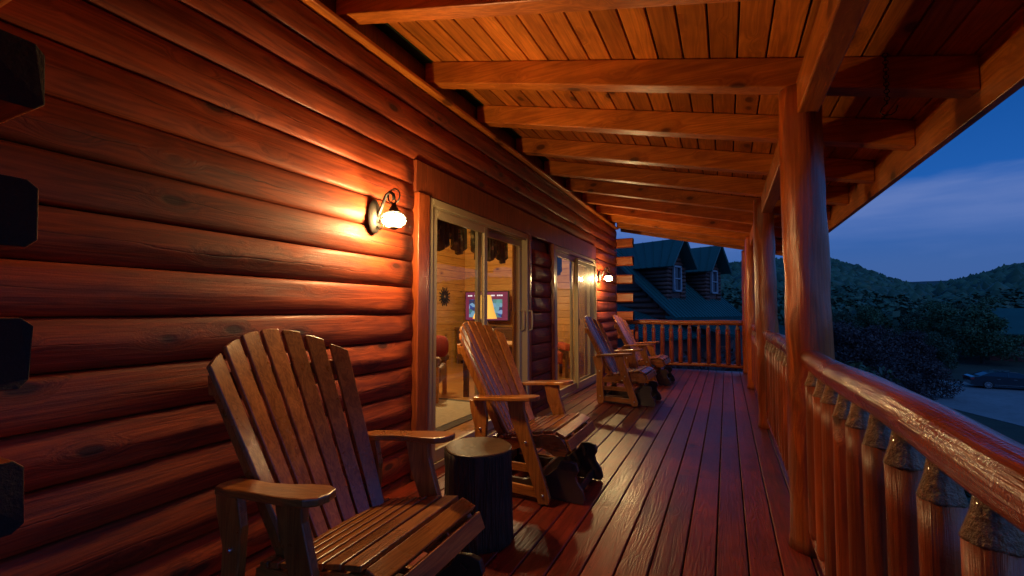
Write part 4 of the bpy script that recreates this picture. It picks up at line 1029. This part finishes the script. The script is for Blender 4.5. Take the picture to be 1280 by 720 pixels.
# ================================================================== GLIDER CHAIRS
def make_chair():
    root = empty('glider_chair')
    # --- back slats, fanned and dished
    N_ = 7; th0 = math.atan2(.40, .74)
    for i in range(N_):
        f = (i - (N_ - 1) / 2) / ((N_ - 1) / 2)          # -1..1
        yb, yt = f * .208, f * .300
        dish_b, dish_t = .030 * f * f, .050 * f * f
        top = 1.11 - .092 * f * f; zb = .33
        wb, wt = .055, .080
        pb = Vector((-.045 + dish_b, yb, zb)); pt = Vector((-.455 + dish_t + (1.11 - top) * .54, yt, top))
        ax = (pt - pb).normalized(); wv = Vector((.40 * f, 1, 0)); wv = (wv - ax * wv.dot(ax)).normalized()
        if wv.y < 0: wv = -wv
        n = wv.cross(ax).normalized()
        L_ = (pt - pb).length
        tl = -.028 * f   # slanted tops follow the arc
        out_d = .020 * f
        out = [(-wb / 2, 0), (wb / 2, 0), (wt / 2, L_ - out_d - .004), (wt / 2 - .006, L_ - out_d), (0, L_ + .003), (-wt / 2 + .006, L_ + out_d), (-wt / 2, L_ + out_d - .004)]
        bm = bmesh.new(); prism(bm, out, lambda u, v, k: pb + wv * u + ax * v + n * (.0 + .019 * k))
        obj('back_slat', bm, M['chair'], root, bev=.003)
    # --- rails behind the back, curved, and two sloping stiles
    for h, wy in ((.42, .23), (.93, .30)):
        t = (h - .33) / .785; bm = bmesh.new(); pts = []
        for j in range(9):
            g = -1 + 2 * j / 8; y = g * wy; x = -.045 - .41 * t + (.035 + .025 * t) * g * g - .030
            pts.append((x, y, h))
        A = []
        for (x, y, z) in pts: A.append([bm.verts.new((x + dx, y, z + dz)) for dx, dz in ((-.011 - .02, -.035), (.011 - .0, -.035), (.011 - .02, .035), (-.011 - .03, .035))])
        for a, b_ in zip(A, A[1:]):
            for q in range(4): bm.faces.new((a[q], a[(q + 1) % 4], b_[(q + 1) % 4], b_[q]))
        bm.faces.new(A[0][::-1]); bm.faces.new(A[-1]); obj('back_rail', bm, M['chairy'], root, bev=.003)
    for s in (-1, 1):
        bm = bmesh.new(); board(bm, (-.030, s * .205, .28), (-.336, s * .297, .95), (1, 0, .5), .045, .024); obj('stile', bm, M['chair'], root, bev=.003)
    # --- seat slats following a curved profile
    def prof(t):  # t 0..1 rear to front
        pts = [(-.10, .345), (.0, .362), (.12, .388), (.24, .412), (.33, .425), (.385, .415), (.42, .375), (.432, .33)]
        q = t * (len(pts) - 1); i = min(int(q), len(pts) - 2); r = q - i
        return Vector((pts[i][0] * (1 - r) + pts[i + 1][0] * r, 0, pts[i][1] * (1 - r) + pts[i + 1][1] * r))
    lens = [0]; P = [prof(i / 100) for i in range(101)]
    for a, b_ in zip(P, P[1:]): lens.append(lens[-1] + (b_ - a).length)
    tot = lens[-1]
    def arc(s): 
        i = int(np.searchsorted(lens, s)); i = max(1, min(100, i)); r = (s - lens[i - 1]) / max(1e-6, lens[i] - lens[i - 1]); return P[i - 1].lerp(P[i], r)
    s = 0.0; widths = [.036] * 6 + [.062, .066, .066, .066]; gap = (tot - sum(widths)) / (len(widths) - 1)
    for wd in widths:
        a, b_ = arc(s), arc(min(tot, s + wd)); m_ = (a + b_) / 2; d = (b_ - a).normalized(); n = Vector((-d.z, 0, d.x)) * 1; n = n if n.z > 0 or d.x < .2 else -n
        n = Vector((0, 1, 0)).cross(d); n = -n if n.z < 0 and d.z > -.5 else n
        if n.x < -.3 and n.z < 0: n = -n
        nn_ = n if n.dot(Vector((.5, 0, 1))) > 0 else -n
        bm = bmesh.new(); c = m_ + nn_ * .009; board(bm, c + Vector((0, -.283, 0)), c + Vector((0, .283, 0)), d, wd, .019); obj('seat_slat', bm, M['chairy'], root, bev=.003)
        s += wd + gap
    # --- seat side frames
    for sg in (-1, 1):
        bm = bmesh.new(); up = [(-.13, .335), (.0, .352), (.12, .378), (.24, .402), (.33, .412), (.375, .400), (.405, .365), (.418, .325)]; lo_ = [(.40, .29), (.33, .285), (.25, .325), (.12, .315), (-.0, .275), (-.14, .265)]
        prism(bm, up + lo_, lambda u, v, k: (u, sg * .262 + (k - .5) * .026, v)); obj('seat_frame', bm, M['chairx'], root, bev=.003)
    # --- arms: paddle shape, rising to the front
    for sg in (-1, 1):
        outl = [(-.255, -.036), (-.235, -.050), (-.16, -.052), (-.06, -.040), (.04, -.046), (.11, -.062), (.19, -.064), (.235, -.042), (.25, 0), (.24, .036), (.20, .056), (.12, .060), (.03, .054), (-.08, .046), (-.17, .046), (-.235, .040), (-.26, .012)]
        bm = bmesh.new(); prism(bm, outl, lambda u, v, k: (u * .93 + .028, sg * (.345 - v * -1), .598 + (u + .3) * .075 + .026 * k)); obj('arm', bm, M['chairx'], root, bev=.006)
    # --- A-shaped side legs
    def fx(pts, y, th, nm, mat=M['chair']):
        bm = bmesh.new(); prism(bm, pts, lambda u, v, k: (u, y + (k - .5) * th, v)); return obj(nm, bm, mat, root, bev=.004)
    for sg in (-1, 1):
        y = sg * .332
        l1 = fx([(-.245, .600), (-.135, .606), (-.112, .50), (-.125, .30), (-.105, .06), (-.12, .004), (-.185, .004), (-.20, .06), (-.205, .30), (-.20, .42), (-.235, .53)], y, .03, 'leg')
        l2 = fx([(.035, .619), (.15, .628), (.155, .56), (.20, .42), (.325, .05), (.315, .008), (.25, .004), (.235, .05), (.105, .40), (.06, .50)], y, .03, 'leg')
        for lg, spots in ((l1, ((-.155, .10), (-.16, .42))), (l2, ((.278, .06), (.165, .37)))):
            bm = bmesh.new()
            for bx, bz in spots: tube(bm, [(bx, y + sg * .012, bz), (bx, y + sg * .022, bz)], [.010, .007], 10)
            obj('bolt', bm, M['bolt'], lg, smooth=True)
        bm = bmesh.new(); board(bm, (-.15, sg * .305, .07), (.28, sg * .305, .055), (0, 0, 1), .06, .022); obj('stretcher', bm, M['chairx'], root, bev=.003)
        bm = bmesh.new(); board(bm, (-.15, sg * .305, .20), (.22, sg * .305, .20), (0, 0, 1), .05, .022); obj('stretcher', bm, M['chairx'], root, bev=.003)
    for x_, z_ in ((-.15, .13), (.22, .13)):
        bm = bmesh.new(); board(bm, (x_, -.317, z_), (x_, .317, z_), (0, 0, 1), .07, .022); obj('cross_rail', bm, M['chairy'], root, bev=.003)
    # --- dark glider base: two S-curved side boards, cross bars, swing links
    for sg in (-1, 1):
        y = sg * .225
        pts = [(-.22, .004), (.50, .004), (.515, .03), (.50, .085), (.465, .13), (.455, .165), (.475, .20), (.46, .245), (.42, .255), (.36, .25), (.33, .20), (.26, .14), (.10, .10), (-.10, .10), (-.20, .09)]
        fx(pts, y, .028, 'glider_base', M['dark'])
        for q0, q1 in (((.40, .22), (.34, .09)), ((-.12, .29), (-.14, .07))):
            bm = bmesh.new(); board(bm, (q0[0], y - sg * .03, q0[1]), (q1[0], y - sg * .03, q1[1]), (1, 0, 0), .03, .008); obj('swing_link', bm, M['dark'], root)
    bm = bmesh.new(); board(bm, (.44, -.21, .045), (.44, .21, .045), (0, 0, 1), .06, .02); obj('base_bar', bm, M['dark'], root, bev=.003)
    bm = bmesh.new(); board(bm, (-.17, -.21, .05), (-.17, .21, .05), (0, 0, 1), .06, .02); obj('base_bar', bm, M['dark'], root, bev=.003)
    return root
c1 = make_chair()
spots = [(1.335, R(1.5), 'nearest wooden glider chair, beside the log wall left of the stump table'), (3.01, 0, 'wooden glider chair in front of the near glass door, right of the stump table'), (6.17, R(-2), 'third wooden glider chair from the camera, by the far glass door'), (7.93, R(-2), 'farthest wooden glider chair, beside the railing end of the deck')]
for i, (y, rz, lab) in enumerate(spots):
    o = c1 if i == 0 else copy_tree(c1)
    o.location = (-1.325, y, 0.002); o.rotation_euler = (0, 0, rz); tag(o, lab, 'chair', 'wooden glider chairs along the log wall')
